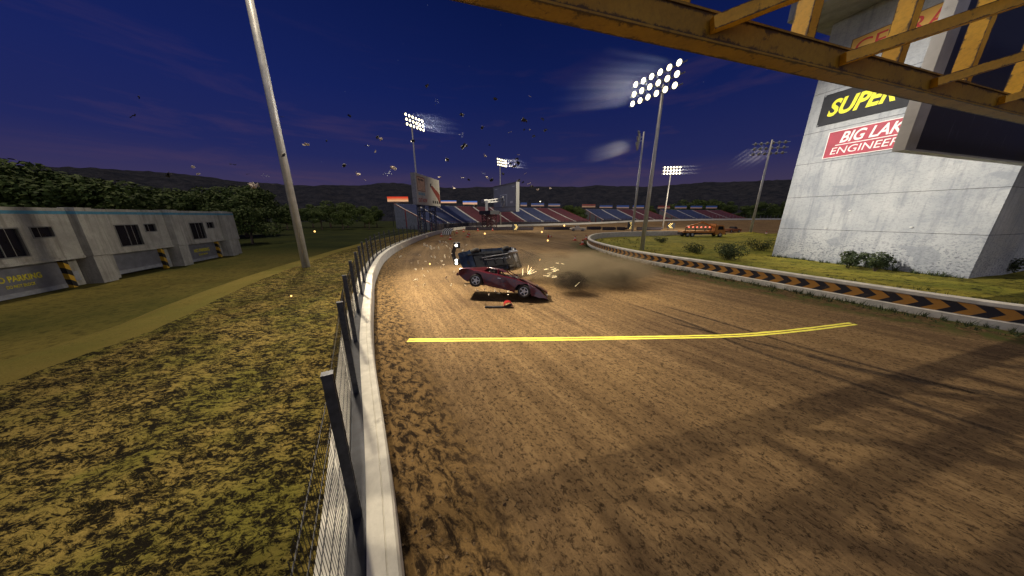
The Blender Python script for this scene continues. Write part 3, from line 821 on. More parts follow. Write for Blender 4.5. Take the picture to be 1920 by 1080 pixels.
# ------------------------------------------------------------------ concrete tower, banners
TA = Vector((31.903, 31.864, 0)); TD = Vector((.28391, -.95885, 0)); TNn = Vector((-.95885, -.28391, 0)); TW = 12.664
tow = thing("concrete_tower", "huge pale concrete tower block with panel joints beside the infield", "tower", TA)
def tow_mat():
    m, nt, b = new_mat("tower_concrete"); ob = coords(nt)
    s_ = N(nt, "ShaderNodeSeparateXYZ"); L(nt, ob, s_.inputs[0])
    n1 = noise_n(nt, ob, .35, 5, .6, .2); n2 = noise_n(nt, mapping(nt, ob, (1, 1, 1.6)), 5.5, 6, .75, .4); n3 = noise_n(nt, mapping(nt, ob, (2.5, 2.5, .25)), 1.0, 5, .65)
    c = mixc(nt, ramp(nt, n1, [(.35, 0), (.65, 1)]).outputs[0], (.31, .33, .355), (.47, .48, .48))
    c = mixc(nt, ramp(nt, n3, [(.50, 0), (.72, .65)]).outputs[0], c, (.19, .205, .235))
    pit = ramp(nt, n2, [(.40, 1), (.50, 0)]).outputs[0]
    low = mathn(nt, 'MULTIPLY', mathn(nt, 'SUBTRACT', 3.6, s_.outputs[2]), .4, clamp=True)     # pits drawn stronger towards the foot
    c = mixc(nt, mathn(nt, 'MULTIPLY', pit, mathn(nt, 'ADD', mathn(nt, 'MULTIPLY', low, .65), .25)), c, (.11, .12, .15))
    patch = ramp(nt, noise_n(nt, mapping(nt, ob, (.5, .5, .8)), .55, 2, .4), [(.66, 0), (.67, .6)]).outputs[0]
    c = mixc(nt, patch, c, (.24, .26, .29))
    L(nt, c, b.inputs["Base Color"]); b.inputs["Roughness"].default_value = .9
    bump(nt, b, n2, .6, .05); return m
TM_ = tow_mat()
TDEP = 16.0; INW = -TNn
def tbox(mb, s0_, s1_, z0, z1, d0, d1):   # d towards the left-hand (track) side
    mb.frame(TD * (s0_ + s1_) / 2 + TNn * (d0 + d1) / 2 + UP * (z0 + z1) / 2, TD, TNn, UP, s1_ - s0_, d1 - d0, z1 - z0)
mb = MB(); joints = [-.4, 3.35, 6.75, 10.2, 13.25, 16.95, 20.3, 23.1]
for z0, z1 in zip(joints[:-1], joints[1:]): tbox(mb, 0, TW, z0, z1 - .035, -TDEP, 0)
mb.build("wall_panels", TM_, tow)
mb = MB(); tbox(mb, .04, TW - .04, -.3, 23.0, -TDEP + .04, -.04); tbox(mb, TW + .001, TW + .004, -.3, 23, -.06, -.03); mb.build("joint_fill", M("joint_dark", (.05, .05, .055), .9), tow)
mb = MB(); tbox(mb, -1.2, TW + 1, 23.1, 24.9, -TDEP, 4.6); tbox(mb, -1.4, TW + 1.2, 24.9, 25.2, -TDEP - .2, 4.8)
mb.build("roof_overhang", CONC2, tow)
mb = MB()
for s_, z in ((3.9, 3.45), (9.1, 3.75), (5.2, 5.2)): tbox(mb, s_, s_ + .16, z, z + .1, .001, .10)
mb.build("wall_fitting", M("white_fitting", (.6, .6, .58), .5), tow)
def tsign(name, label, s0_, s1_, z0, z1, mat, th=.10, bmat=None):
    o = thing(name, label, "banner" if name == "banner" else "sign", TA + TD * s0_ + UP * z0 + TNn * .01, 0, "signs on the tower wall")
    mb = MB(); w, h = s1_ - s0_, z1 - z0
    mb.frame(TD * w / 2 + UP * h / 2 + TNn * th / 2, TD, TNn, UP, w, th, h); mb.build("panel", mat, o)
    if bmat:
        mb = MB()
        for c, sz in (((w / 2, .03), (w, .06)), ((w / 2, h - .03), (w, .06)), ((.03, h / 2), (.06, h - .12)), ((w - .03, h / 2), (.06, h - .12))):
            mb.frame(TD * c[0] + UP * c[1] + TNn * (th + .006), TD, TNn, UP, sz[0], .012, sz[1])
        mb.build("border", bmat, o)
    return o
WHITE = M("white_paint", (.78, .77, .74), .6, 0, .08, 5)
RED = M("red_letters", (.55, .03, .02), .6, 0, .12, 5)
o = tsign("wall_sign", "orange sign with tall red letters high on the tower behind the yellow truss", 1.85, 7.6, 19.0, 20.85, M("orange_board", (.66, .36, .06), .6, 0, .12, .8), .1, M("brown_trim", (.18, .10, .03), .6))
lettering("CERRA", RED, o, TD * .35 + UP * .38 + TNn * .103, TD, UP, 5.0, 1.15, .006, 0, 0)
o = tsign("banner", "black cloth banner with bold slanted yellow lettering on the tower", .9, 8.6, 13.75, 16.6, M("black_cloth", (.016, .017, .022), .75, 0, .3, 1.5, .5), .06)
lettering("SUPER", M("bright_yellow", (.85, .80, .02), .6, 0, .08), o, TD * .6 + UP * .72 + TNn * .063, TD, UP, 4.3, 1.5, .006, .25, .035)
mb = MB()
for s_ in (.1, 7.6):
    for z in (.1, 2.75): mb.frame(TD * s_ + UP * z + TNn * .06, TD, TNn, UP, .08, .05, .08)
mb.build("eyelet", GALV, o)
o = tsign("wall_sign", "dark red sign with white two-line lettering and underline, lowest on the tower", 2.1, 9.2, 10.45, 12.95, M("crimson_board", (.36, .028, .055), .6, 0, .2, 1.2), .08, WHITE)
lettering("BIG LAKE", WHITE, o, TD * .95 + UP * 1.3 + TNn * .083, TD, UP, 4.35, .98, .006, .25, .02)
mb = MB(); mb.frame(TD * 3.5 + UP * 1.14 + TNn * .088, TD, TNn, UP, 5.6, .012, .07); mb.build("underline", WHITE, o)
lettering("ENGINEERING", WHITE, o, TD * .5 + UP * .32 + TNn * .083, TD, UP, 5.9, .62, .006, .12, 0)

# ------------------------------------------------------------------ display box behind the gantry
BD = Vector((.9637, .2671, 0)); BQ = Vector((.2671, -.9637, 0))
BP = Vector((0, 0, CAM_H)) + ray(1696, 281) * 13.5
dsp = thing("display_board", "big grey framed display board with a dark rain-streaked screen, behind the truss", "display board", BP)
BW, BH, BT = 15.0, 9.2, .42
def bbox(mb, u0, u1, z0, z1, d0, d1):
    mb.frame(BD * (u0 + u1) / 2 + UP * (z0 + z1) / 2 - BQ * (d0 + d1) / 2, BD, BQ, UP, u1 - u0, d1 - d0, z1 - z0)
GREYF = M("grey_frame", (.42, .42, .42), .55, .2, .15, 1.0, .06, (.17, .17, .18), .38, 1.4)
mb = MB(); bbox(mb, 0, .95, 0, BH, 0, BT); bbox(mb, BW - .95, BW, 0, BH, 0, BT); bbox(mb, .95, BW - .95, BH - .9, BH, 0, BT); bbox(mb, .95, BW - .95, 0, .10, 0, BT)
bbox(mb, .95, BW - .95, .10, BH - .9, .28, BT - .01)
mb.build("frame", GREYF, dsp)
m, nt, b = new_mat("screen_glass"); ob = coords(nt)
f = noise_n(nt, mapping(nt, ob, (3.5, 3.5, .5), (0, .35, 0)), 1.2, 4, .6)  # pale slanting streaks over the dark screen
L(nt, mixc(nt, ramp(nt, f, [(.62, 0), (.72, .45)]).outputs[0], (.018, .021, .032), (.13, .14, .17)), b.inputs["Base Color"]); b.inputs["Roughness"].default_value = .45
mb = MB(); bbox(mb, .951, BW - .951, .10, BH - .9, .16, .27); mb.build("screen", m, dsp)
mb = MB()
for z in (2.5, 7.5): bbox(mb, BW - 1.2, BW + 1.0, z, z + .3, BT + .02, BT + .3)
mb.build("bracket", GALV, dsp)

# ------------------------------------------------------------------ yellow gantry
def rust_mat(name, c1, c2, th, edge):
    m, nt, b = new_mat(name); uv = coords(nt, "UV"); ob = coords(nt)
    su = N(nt, "ShaderNodeSeparateXYZ"); L(nt, uv, su.inputs[0])
    ed = mathn(nt, 'MULTIPLY', mathn(nt, 'ABSOLUTE', mathn(nt, 'SUBTRACT', su.outputs[1], .5)), 2.0)
    n1 = noise_n(nt, ob, 2.4, 8, .78, .3); n2 = noise_n(nt, ob, .8, 4, .6); n3 = noise_n(nt, ob, 9, 5, .7)
    c = mixc(nt, ramp(nt, n2, [(.35, 0), (.65, 1)]).outputs[0], c1, c2)
    c = mixc(nt, ramp(nt, n3, [(.30, .35), (.55, 0)]).outputs[0], c, tuple(x * .45 for x in c1))
    rm = mathn(nt, 'ADD', n1, mathn(nt, 'MULTIPLY', mathn(nt, 'POWER', ed, 5.0), edge))
    c = mixc(nt, ramp(nt, rm, [(th, 0), (th + .10, .94)]).outputs[0], c, (.036, .016, .007))
    L(nt, c, b.inputs["Base Color"]); b.inputs["Roughness"].default_value = .55
    bump(nt, b, n1, .25, .02); return m
YEL = rust_mat("rusty_yellow", (.62, .34, .016), (.80, .46, .026), .60, .26)
YEL_SHADED = rust_mat("shaded_rusty_yellow", (.26, .150, .010), (.36, .215, .014), .57, .34)  # darker copy of the rusty yellow: girder shade put into colour, heavier rust
gan = thing("gantry", "rusty yellow steel truss gantry spanning high over the track", "gantry", (0, 0, 0))
GD = Vector((.9607, .2776, 0)); GQ = Vector((.2776, -.9607, 0))
def gl_(x, q=0.0, z=8.7): return Vector((x, 6.152 + .289 * x, z)) + GQ * q
def chord(name, q, z, w=.46, h=.60, x0=-15, x1=41):
    mb = MB(); a, b_ = gl_(x0, q, z), gl_(x1, q, z); n = 14
    for k in range(n):
        p, r = a.lerp(b_, k / n), a.lerp(b_, (k + 1) / n)
        mb.beam(p - GQ * w / 2 + UP * h / 2, r - GQ * w / 2 + UP * h / 2, w - .06, h - .10)
        mb.beam(p - GQ * w / 2 + UP * .025, r - GQ * w / 2 + UP * .025, w, .05)
        mb.beam(p - GQ * w / 2 + UP * (h - .025), r - GQ * w / 2 + UP * (h - .025), w, .05)
    mb.build(name, YEL_SHADED, gan)
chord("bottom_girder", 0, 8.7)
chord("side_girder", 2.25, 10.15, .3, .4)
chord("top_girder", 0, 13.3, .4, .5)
for k in range(-4, 9):
    x = 3.67 + 4.12 * k
    mb = MB(); p = gl_(x + .17, -.21, 9.3); mb.beam(p, p + UP * 4.0, .40, .34, GD); mb.build("vertical_strut", YEL, gan)
dd_ = Vector((4.2, -.71, 1.19)).normalized()
for k in range(-4, 8):
    x = 4.64 + 4.7 * k
    p = gl_(x, .02, 8.98); mb = MB(); mb.beam(p, p + dd_ * 5.35, .26, .27); mb.build("diagonal_brace", YEL, gan)
for k in range(-3, 8):
    p = gl_(3.0 + 4.7 * k, 2.1, 10.5); r = gl_(3.0 + 4.7 * k + .6, .1, 13.4); mb = MB(); mb.beam(p, r, .2, .2); mb.build("tie_brace", YEL, gan)
for x in (-14.5, 40.2):
    for q in (-.23, 2.1):
        p = gl_(x, q, -.6); mb = MB(); mb.beam(p, Vector((p.x, p.y, 8.72 if q < 0 else 10.2)), .5, .5, GD); mb.build("leg", YEL, gan)

# ------------------------------------------------------------------ floodlights
LENS = EM("lamp_glow", (1.0, .90, .58), 4.5)
DIM = M("lamp_off", (.30, .31, .33), .25, .3, .1)
HOUS = M("lamp_housing", (.25, .25, .25), .4, .6, .1)
POLE = M("pole_steel", (.44, .43, .41), .5, .35, .15, 2, .05)
def beam_mat(dens):
    m, nt, b = new_mat("lit_air"); nt.nodes.remove(b)
    out = nt.nodes["Material Output"]
    g_ = coords(nt, "Object"); s_ = N(nt, "ShaderNodeSeparateXYZ"); L(nt, g_, s_.inputs[0])
    # object x runs along the beam 0..1 after scaling in the mesh (length 8 m)
    fall = mathn(nt, 'SUBTRACT', 1.0, mathn(nt, 'MULTIPLY', s_.outputs[0], 1 / 13.0), clamp=True)
    fall = mathn(nt, 'POWER', fall, 1.3)
    nr = mathn(nt, 'POWER', mathn(nt, 'DIVIDE', s_.outputs[0], mathn(nt, 'ADD', s_.outputs[0], 2.6)), 2.0)
    fall = mathn(nt, 'MULTIPLY', fall, mathn(nt, 'MULTIPLY', nr, 7.0))
    cy = mathn(nt, 'COSINE', mathn(nt, 'MULTIPLY', mathn(nt, 'DIVIDE', s_.outputs[1], mathn(nt, 'ADD', 1.0, mathn(nt, 'MULTIPLY', s_.outputs[0], .033))), 2 * pi / 1.12))
    st = mathn(nt, 'POWER', mathn(nt, 'MULTIPLY', mathn(nt, 'SUBTRACT', 1.0, cy), .5), 3.0)
    zr = mathn(nt, 'SUBTRACT', 1.0, mathn(nt, 'MULTIPLY', mathn(nt, 'ABSOLUTE', s_.outputs[2]), 2.6), clamp=True)
    st = mathn(nt, 'MULTIPLY', st, zr)
    dn = mathn(nt, 'MULTIPLY', mathn(nt, 'MULTIPLY', fall, st), dens)
    v = N(nt, "ShaderNodeVolumePrincipled"); v.inputs["Color"].default_value = (.85, .88, 1, 1); L(nt, dn, v.inputs["Density"])
    L(nt, v.outputs[0], out.inputs["Volume"]); return m
NROW, NCOL, SPX, SPZ = 3, 6, 1.12, 1.10
LR = .31
def floodlight(label, pole_xy, z_head, normal, off, lit, pole_z0=-.6, pole_top=None, tilt=.16, r0=.30, r1=.17):
    n_ = Vector((normal[0], normal[1], 0)).normalized(); T = Vector((-n_.y, n_.x, 0))       # T: along the board
    root = thing("floodlight", label, "floodlight", (pole_xy[0], pole_xy[1], 0), 0, "floodlights round the track")
    mb = MB(); pt = pole_top or z_head + SPZ + .25
    mb.tube([(0, 0, pole_z0), (0, 0, pt * .5), (0, 0, pt)], [r0, (r0 + r1) / 2, r1], 4 if r0 > .35 else 10); mb.build("pole", POLE, root, True)
    F = (n_ + Vector((0, 0, -tilt))).normalized()
    c0 = n_ * off[0] + T * off[1] + UP * z_head
    for r in range(NROW):
        zc = c0 + UP * (SPZ * (1 - r))
        zc = zc + n_ * (-.10 * (1 - r))
        mb = MB(); mb.beam(zc - T * (SPX * 2.5 + .75), zc + T * (SPX * 2.5 + .75), .09, .12); mb.build("crossbar", GALV, root)
        for k in range(NCOL):
            lc = zc + T * SPX * (k - 2.5) + F * .16 + UP * .08
            mb = MB(); mb.lathe([(.10, -.30), (.20, -.22), (.33, 0), (.35, .10), (.33, .10)], lc, F, 12); lp = mb.build("lamp", HOUS, root, True)
            mb = MB(); mb.lathe([(LR, .105), (LR * .92, .135), (LR * .4, .155)], lc, F, 12); mb.build("lens", LENS if lit else DIM, lp, True)
    mb = MB()
    for q in (-1.6, 0, 1.6): mb.beam(c0 + T * q - UP * 1.2 - n_ * .12, c0 + T * q + UP * 1.2 - n_ * .32, .08, .08, n_)
    mb.beam(c0 - n_ * .15, Vector((0, 0, z_head)), .12, .12); mb.beam(c0 + UP * .8 - n_ * .2, Vector((0, 0, z_head + .8)), .1, .1)
    mb.build("head_frame", GALV, root)
    return root, n_, T, F, c0, Vector((pole_xy[0], pole_xy[1], 0))
def beams(fl, dens, L_=13.0):
    root, n_, T, F, c0, base_ = fl
    Y = T; Z = F.cross(Y); BEAM = beam_mat(dens)
    for r in range(NROW):
        mb = MB(); prof = 6
        h0, h1, w0, w1 = .34, .50, SPX * 3.0, SPX * 3.9
        a = [(.25, -w0, -h0), (.25, w0, -h0), (.25, w0, h0), (.25, -w0, h0)]; b_ = [(L_, -w1, -h1), (L_, w1, -h1), (L_, w1, h1), (L_, -w1, h1)]
        mb.add(a + b_, [(3, 2, 1, 0), (4, 5, 6, 7), (0, 1, 5, 4), (1, 2, 6, 5), (2, 3, 7, 6), (3, 0, 4, 7)])
        o = mb.build("light_shaft", BEAM, root)
        o.matrix_local = basis(c0 + UP * (SPZ * (1 - r)), F, Y, Z)
fl1 = floodlight("tall lit floodlight on the infield, largest lamp head, right of the smaller poles", (18.75, 37.7), 20.0, (-.89, -.45), (1.5, 0), True, -.1, 20.4, .18)
fl2 = floodlight("dark floodlight seen side-on, left of the tall lit one on the infield", (30, 66.4), 21.4, (-.90, .44), (.95, 0), False, -.1, 23.2, .18)
fl3 = floodlight("small lit floodlight facing us beyond the infield, right of the tall lit pole", (61.5, 109), 21.6, (-.10, -1), (.6, 0), True, -.1, 22.0, .12)
fl4 = floodlight("unlit floodlight seen from behind on the grass mound next to the tower", (61, 68), 20.3, (.35, .94), (.5, 0), False, -.1, 22.0, .16)
fl5 = floodlight("lit floodlight behind the big billboard at the left grandstand end", (-26.6, 78), 28.4, (.89, -.45), (1.0, 0), True, -.6, 28.0, .18)
fl6 = floodlight("lit floodlight rising behind the basketball backboard, left of the middle", (-5.2, 123.5), 27.0, (.80, -.6), (.8, 0), True, -.6, 27.0, .16)
for f, dn in ((fl1, .036), (fl2, .010), (fl4, .0022), (fl5, .05), (fl6, .05), (fl3, .05)): beams(f, dn)
WARM = (1, .85, .62)
def fspot(fl, aim, watts, deg, d=.9):
    root, n_, T, F, c0, base_ = fl
    p = base_ + c0 + F * d
    return spot(root, p, aim, watts, deg, WARM, .7, 1.0)
fspot(fl1, (-32, 11, 3), 13000, 34)
fspot(fl1, (-6, 26, 0), 9000, 80)
fspot(fl5, (0, 20, 0), 60000, 40)
fspot(fl2, (-25, 112, 4), 70000, 64)
fspot(fl3, (45, 70, 0), 20000, 80)
fspot(fl6, (14, 92, 0), 45000, 90)
fspot(fl4, (58, 170, 3), 120000, 90)
# shaft-lighting: the lamps' own narrow beams along each shaft
for f, wt in ((fl1, 12000), (fl2, 1000), (fl5, 18000), (fl6, 18000), (fl3, 6000), (fl4, 130)):
    root, n_, T, F, c0, base_ = f
    p = base_ + c0 - F * 3.0
    # placed in the lamp plane itself, spread wide
    for q in (-2, 0, 2):
        pp = base_ + c0 + T * q + F * .30
        spot(root, pp, pp + F * 10, wt / 3, 70, (.86, .9, 1), .5, .8)

# tall square pole at the left whose lamp head is above the picture
g = G(575, 505)
fl0 = floodlight("tall square grey floodlight pole on the grass bank at left, leaving the picture top", (g.x, g.y), 26.5, (.92, -.38), (.8, 0), True, -.3, 27.6, .30, .40, .28)
root = fl0[0]; root.children[0].data.polygons.foreach_set("use_smooth", [False] * len(root.children[0].data.polygons))
mb = MB(); mb.box(-.55, .55, -.55, .55, -.3, .12); mb.build("base_plate", CONC2, root)
fspot(fl0, (-1, 18, 0), 92000, 40)
fspot(fl0, (-4.5, 10, 1), 26000, 34)
fspot(fl0, (-13, 22, 0), 9000, 60)
spot(fl0[0], fl0[5] + fl0[4] + fl0[3] * .9, (35, 25, 8.5), 165000, 28, (1, .94, .84), .95, 1.0)
fspot(fl0, (10, 10, 9), 16000, 80)
fspot(fl0, (2, 7, 0), 8000, 34)

# ------------------------------------------------------------------ grandstands
BLUE_S = M("blue_seats", (.060, .078, .17), .6, 0, .25, .6)
RED_S = M("red_seats", (.165, .050, .060), .6, 0, .25, .6)
STAIR = M("stair_concrete", (.66, .64, .58), .8, 0, .1, 1)
RAILR = M("red_rail", (.25, .03, .025), .6, .2, .15)
def poly_at(P, u):
    P = [Vector(p) for p in P]; a = [0.0]
    for i in range(1, len(P)): a.append(a[-1] + (P[i] - P[i - 1]).length)
    s_ = u * a[-1]
    for i in range(1, len(P)):
        if a[i] >= s_ - 1e-6: return P[i - 1].lerp(P[i], (s_ - a[i - 1]) / (a[i] - a[i - 1]))
    return P[-1]
def stand(label, FR, TP, zf, zt, rows, secs, lit_stair=True, seat_w=.9):
    o = thing("grandstand", label, "grandstand", (0, 0, 0), 0, "grandstands along the far side of the track")
    tot = sum((Vector(FR[i + 1]) - Vector(FR[i])).length for i in range(len(FR) - 1))
    def P(u, r): return poly_at(FR, u).lerp(poly_at(TP, u), r / rows)
    def Z(r): return zf + (zt - zf) * (r / rows) ** 1.06
    sw = 1.1 / tot
    n = len(secs)
    con = MB()
    for k, colr in enumerate(secs):
        u0, u1 = k / n + sw, (k + 1) / n - .0005
        mb = MB(); nseg = max(4, int((u1 - u0) * tot / 6))
        ns = max(4, int((u1 - u0) * tot / seat_w))
        for r in range(rows):
            for q in range(nseg):
                a, b_ = u0 + (u1 - u0) * q / nseg, u0 + (u1 - u0) * (q + 1) / nseg
                p0, p1, p2, p3 = P(a, r), P(b_, r), P(b_, r + 1), P(a, r + 1); z0, z1 = Z(r), Z(r + 1)
                con.quad((*p0, z0), (*p1, z0), (*p2, z0), (*p3, z0)); con.quad((*p3, z0), (*p2, z0), (*p2, z1), (*p3, z1))
            for q in range(ns):
                a = u0 + (u1 - u0) * (q + .08) / ns; b_ = u0 + (u1 - u0) * (q + .92) / ns
                f0, f1 = P(a, r + .45), P(b_, r + .45); k0, k1 = P(a, r + .85), P(b_, r + .85); z0 = Z(r)
                mb.quad((*f0, z0 + .42), (*f1, z0 + .42), (*k1, z0 + .40), (*k0, z0 + .40))
                mb.quad((*k0, z0 + .40), (*k1, z0 + .40), (*P(b_, r + .95), z0 + .86), (*P(a, r + .95), z0 + .86))
                mb.quad((*f0, z0 + .42), (*f1, z0 + .42), (*f1, z0 + .1), (*f0, z0 + .1))
        mb.build("seat_block", BLUE_S if colr == 'b' else RED_S, o)
    for k in range(n + 1):
        u0 = k / n - .0002; u1 = min(1, k / n + sw)
        if k == n: u0, u1 = 1 - sw * .5, 1
        mb = MB()
        for r in range(rows * 2):
            p0, p1, p2, p3 = P(max(0, u0), r / 2), P(u1, r / 2), P(u1, r / 2 + .5), P(max(0, u0), r / 2 + .5); z0, z1 = Z(r / 2) + .25, Z(r / 2 + .5) + .25
            mb.quad((*p0, z0), (*p1, z0), (*p2, z0), (*p3, z0)); mb.quad((*p3, z0), (*p2, z0), (*p2, z1), (*p3, z1))
            mb.quad((*p0, z0), (*p3, z0), (*p3, z0 - .7), (*p0, z0 - .7)); mb.quad((*p1, z0), (*p2, z0), (*p2, z0 - .7), (*p1, z0 - .7))
        mb.build("stairs", STAIR, o)
    con.build("terrace", CONC2, o)
    # end walls, front wall, back wall
    for u in (0, 1):
        mb = MB(); d = (poly_at(FR, .02) - poly_at(FR, 0)) if u == 0 else (poly_at(FR, .98) - poly_at(FR, 1)); d.normalize(); d = Vector((d.x, d.y, 0)) * -.3
        pts = [(*P(u, 0), -.6)] + [(*P(u, r), Z(r) + .2) for r in (0, rows / 3, rows * 2 / 3, rows)] + [(*P(u, rows), -.6)]
        mb.prism(pts, d * .1, d); mb.build("end_wall", CONC2, o)
        mb = MB(); pts = [Vector((*P(u, r), Z(r) + .33)) + d * .6 for r in (0, rows / 3, rows * 2 / 3, rows)]
        for a, b_ in zip(pts[:-1], pts[1:]): mb.beam(a, b_, .34, .16)
        for a in pts[:3]: mb.beam(a + Vector((0, 0, -a.z - .5)) + d * .7, a + d * .7, .35, .35, (1, 0, 0))
        mb.build("end_rail", RAILR, o)
    mb = MB()
    for q in range(24):
        a, b_ = poly_at(FR, q / 24), poly_at(FR, (q + 1) / 24)
        mb.quad((*a, -.6), (*b_, -.6), (*b_, zf), (*a, zf))
    mb.build("front_wall", M("stand_front_dark", (.055, .045, .05), .85), o)
    mb = MB()
    for q in range(24):
        c, e = poly_at(TP, q / 24), poly_at(TP, (q + 1) / 24)
        mb.quad((*c, -.6), (*e, -.6), (*e, zt + .5), (*c, zt + .5))
    mb.build("back_wall", CONC2, o)
    mb = MB()
    for q in range(60):
        a, b_ = poly_at(FR, q / 60), poly_at(FR, (q + 1) / 60)
        mb.beam((*a, zf + .9), (*b_, zf + .9), .07, .07); mb.beam((*a, zf), (*a, zf + .9), .07, .07, (1, 0, 0))
    mb.build("front_rail", M("dark_red_rail", (.10, .03, .03), .6), o)
    mb = MB()
    for q in range(40):
        a, b_ = poly_at(TP, q / 40), poly_at(TP, (q + 1) / 40)
        mb.beam((*a, zt + 1.4), (*b_, zt + 1.4), .08, .08); mb.beam((*a, zt + .4), (*a, zt + 1.4), .08, .08, (1, 0, 0))
    mb.build("back_rail", STEEL_D, o)
F1_ = [(-31, 104), (-20, 127), (5, 147), (46, 158)]; T1_ = [(-51.5, 119.5), (-35, 143), (3, 173), (34, 189)]
stand("large curved grandstand with blue and red seat blocks behind the billboard and backboard", F1_, T1_, 1.7, 9.6, 22, ['b', 'b', 'b', 'r', 'r', 'r', 'b', 'b', 'r', 'r'])
F2_ = [(64, 190), (114.5, 193)]; T2_ = [(56, 208), (109, 221)]
stand("middle grandstand, blue seats left and red right, between the two other stands", F2_, T2_, 2.2, 9.6, 18, ['b', 'b', 'r', 'r'], False, 1.2)
F3_ = [(122, 196), (183, 209)]; T3_ = [(121, 222), (185, 241)]
stand("last grandstand on the right, blue and red seats, above the orange truck", F3_, T3_, 2.4, 9.6, 18, ['b', 'b', 'r', 'r'], False, 1.2)

# advertising boards on the stand tops
def sunset_mat(name, sky, hor, emis):
    m, nt, b = new_mat(name); uv = coords(nt, "UV"); s_ = N(nt, "ShaderNodeSeparateXYZ"); L(nt, uv, s_.inputs[0])
    n_ = noise_n(nt, mapping(nt, uv, (1.2, 5, 1)), 2.5, 4, .6)
    v = mathn(nt, 'ADD', s_.outputs[1], mathn(nt, 'MULTIPLY', mathn(nt, 'SUBTRACT', n_, .5), .5))
    c = ramp(nt, v, [(.0, (.10, .03, .02)), (.22, (.9, .55, .30)), (.45, hor), (.8, sky), (1, sky)]).outputs[0]
    L(nt, c, b.inputs["Base Color"]); L(nt, c, b.inputs["Emission Color"]); b.inputs["Emission Strength"].default_value = emis; return m
SB1 = sunset_mat("backlit_sunset_red", (.75, .06, .02), (.80, .34, .14), .55)
SB2 = sunset_mat("backlit_sunset_blue", (.03, .14, .50), (.75, .42, .28), .55)
SB3 = sunset_mat("dim_sunset_blue", (.02, .08, .32), (.10, .14, .35), .05)
SB4 = sunset_mat("dim_sunset_red", (.25, .03, .02), (.30, .12, .10), .05)
def advert(px0, px1, y0, y1, t, mat, label, roof=True):
    a, b_ = AT(px0, y1, t), AT(px1, y1, t); z0, z1 = a.z, AT(px0, y0, t).z
    d = Vector((b_.x - a.x, b_.y - a.y, 0)); w = d.length; d.normalize(); q = Vector((d.y, -d.x, 0))
    o = thing("advert_board", label, "advert board", (a.x, a.y, 0), 0, "advert boards along the tops of the grandstands")
    mb = MB(); c = d * w / 2 + UP * (z0 + z1) / 2
    mb.add([d * 0 + UP * z0 + q * .12, d * w + UP * z0 + q * .12, d * w + UP * z1 + q * .12, UP * z1 + q * .12], [(0, 1, 2, 3)], [[(0, 0), (1, 0), (1, 1), (0, 1)]])
    mb.build("picture_panel", mat, o)
    mb = MB(); mb.frame(c, d, q, UP, w + .2, .2, z1 - z0 + .2); mb.build("casing", STEEL_D, o)
    for s_ in (.15, .85):
        mb = MB(); mb.beam(d * w * s_ + UP * 0 - q * .15, d * w * s_ + UP * z0, .16, .16, (1, 0, 0)); mb.build("post", STEEL_D, o)
    if roof:
        mb = MB(); mb.frame(c + UP * ((z1 - z0) / 2 + .9) - q * .6, d, q, UP, w + .6, 2.2, .12)
        mb.beam(c + UP * (z1 - z0) / 2, c + UP * ((z1 - z0) / 2 + 3.0), .09, .09, (1, 0, 0)); mb.build("canopy", M("canopy_dark", (.05, .05, .06), .7), o)
advert(727, 766, 369, 379, 120, SB1, "bright red and orange lit advert board at the left end of the big grandstand", False)
advert(827, 856, 376, 381, 140, SB2, "lit blue and orange advert board just right of the big billboard")
advert(868, 895, 377, 384, 150, SB2, "lit blue and pink advert board midway between billboard and backboard", False)
advert(976, 988, 380, 387, 172, SB3, "dim blue advert board peeking out right of the basketball backboard")
advert(996, 1020, 381, 387, 180, SB3, "dim blue advert board with a small bright lamp above it, on the big grandstand")
advert(1028, 1050, 382, 387, 187, SB3, "dim blue advert board at the right end of the big grandstand's top", False)
advert(1091, 1116, 383, 389, 205, SB4, "dull red advert board at the left end of the middle grandstand")
advert(1124, 1148, 385, 390, 207, SB3, "first dull blue advert board on the middle grandstand, under a canopy")
advert(1156, 1179, 385, 391, 210, SB3, "second dull blue advert board on the middle grandstand, left of the dark pole")
advert(1186, 1207, 385, 391, 214, SB3, "third dull blue advert board on the middle grandstand, at its right end", False)
advert(1233, 1256, 386, 391, 222, SB4, "dull red advert board at the left end of the last grandstand")
advert(1265, 1287, 386, 391, 226, SB3, "first dull blue advert board on the last grandstand, under a canopy")
advert(1294, 1316, 386, 391, 229, SB3, "second dull blue advert board on the last grandstand, above the truck")
advert(1323, 1344, 386, 391, 232, SB3, "third dull blue advert board on the last grandstand, at its right end", False)
p = AT(1013, 378, 181)
o = thing("post_lamp", "small bright lamp on a thin post above the big grandstand's right half", "lamp", (p.x, p.y, 0))
mb = MB(); mb.tube([(0, 0, -.5), (0, 0, p.z)], .12, 6); mb.build("post", GALV, o)
mb = MB(); mb.lathe([(.12, -.35), (.42, -.1), (.42, .15), (.12, .35)], (0, 0, p.z), (0, 0, 1), 10); mb.build("bulb", LENS, o)

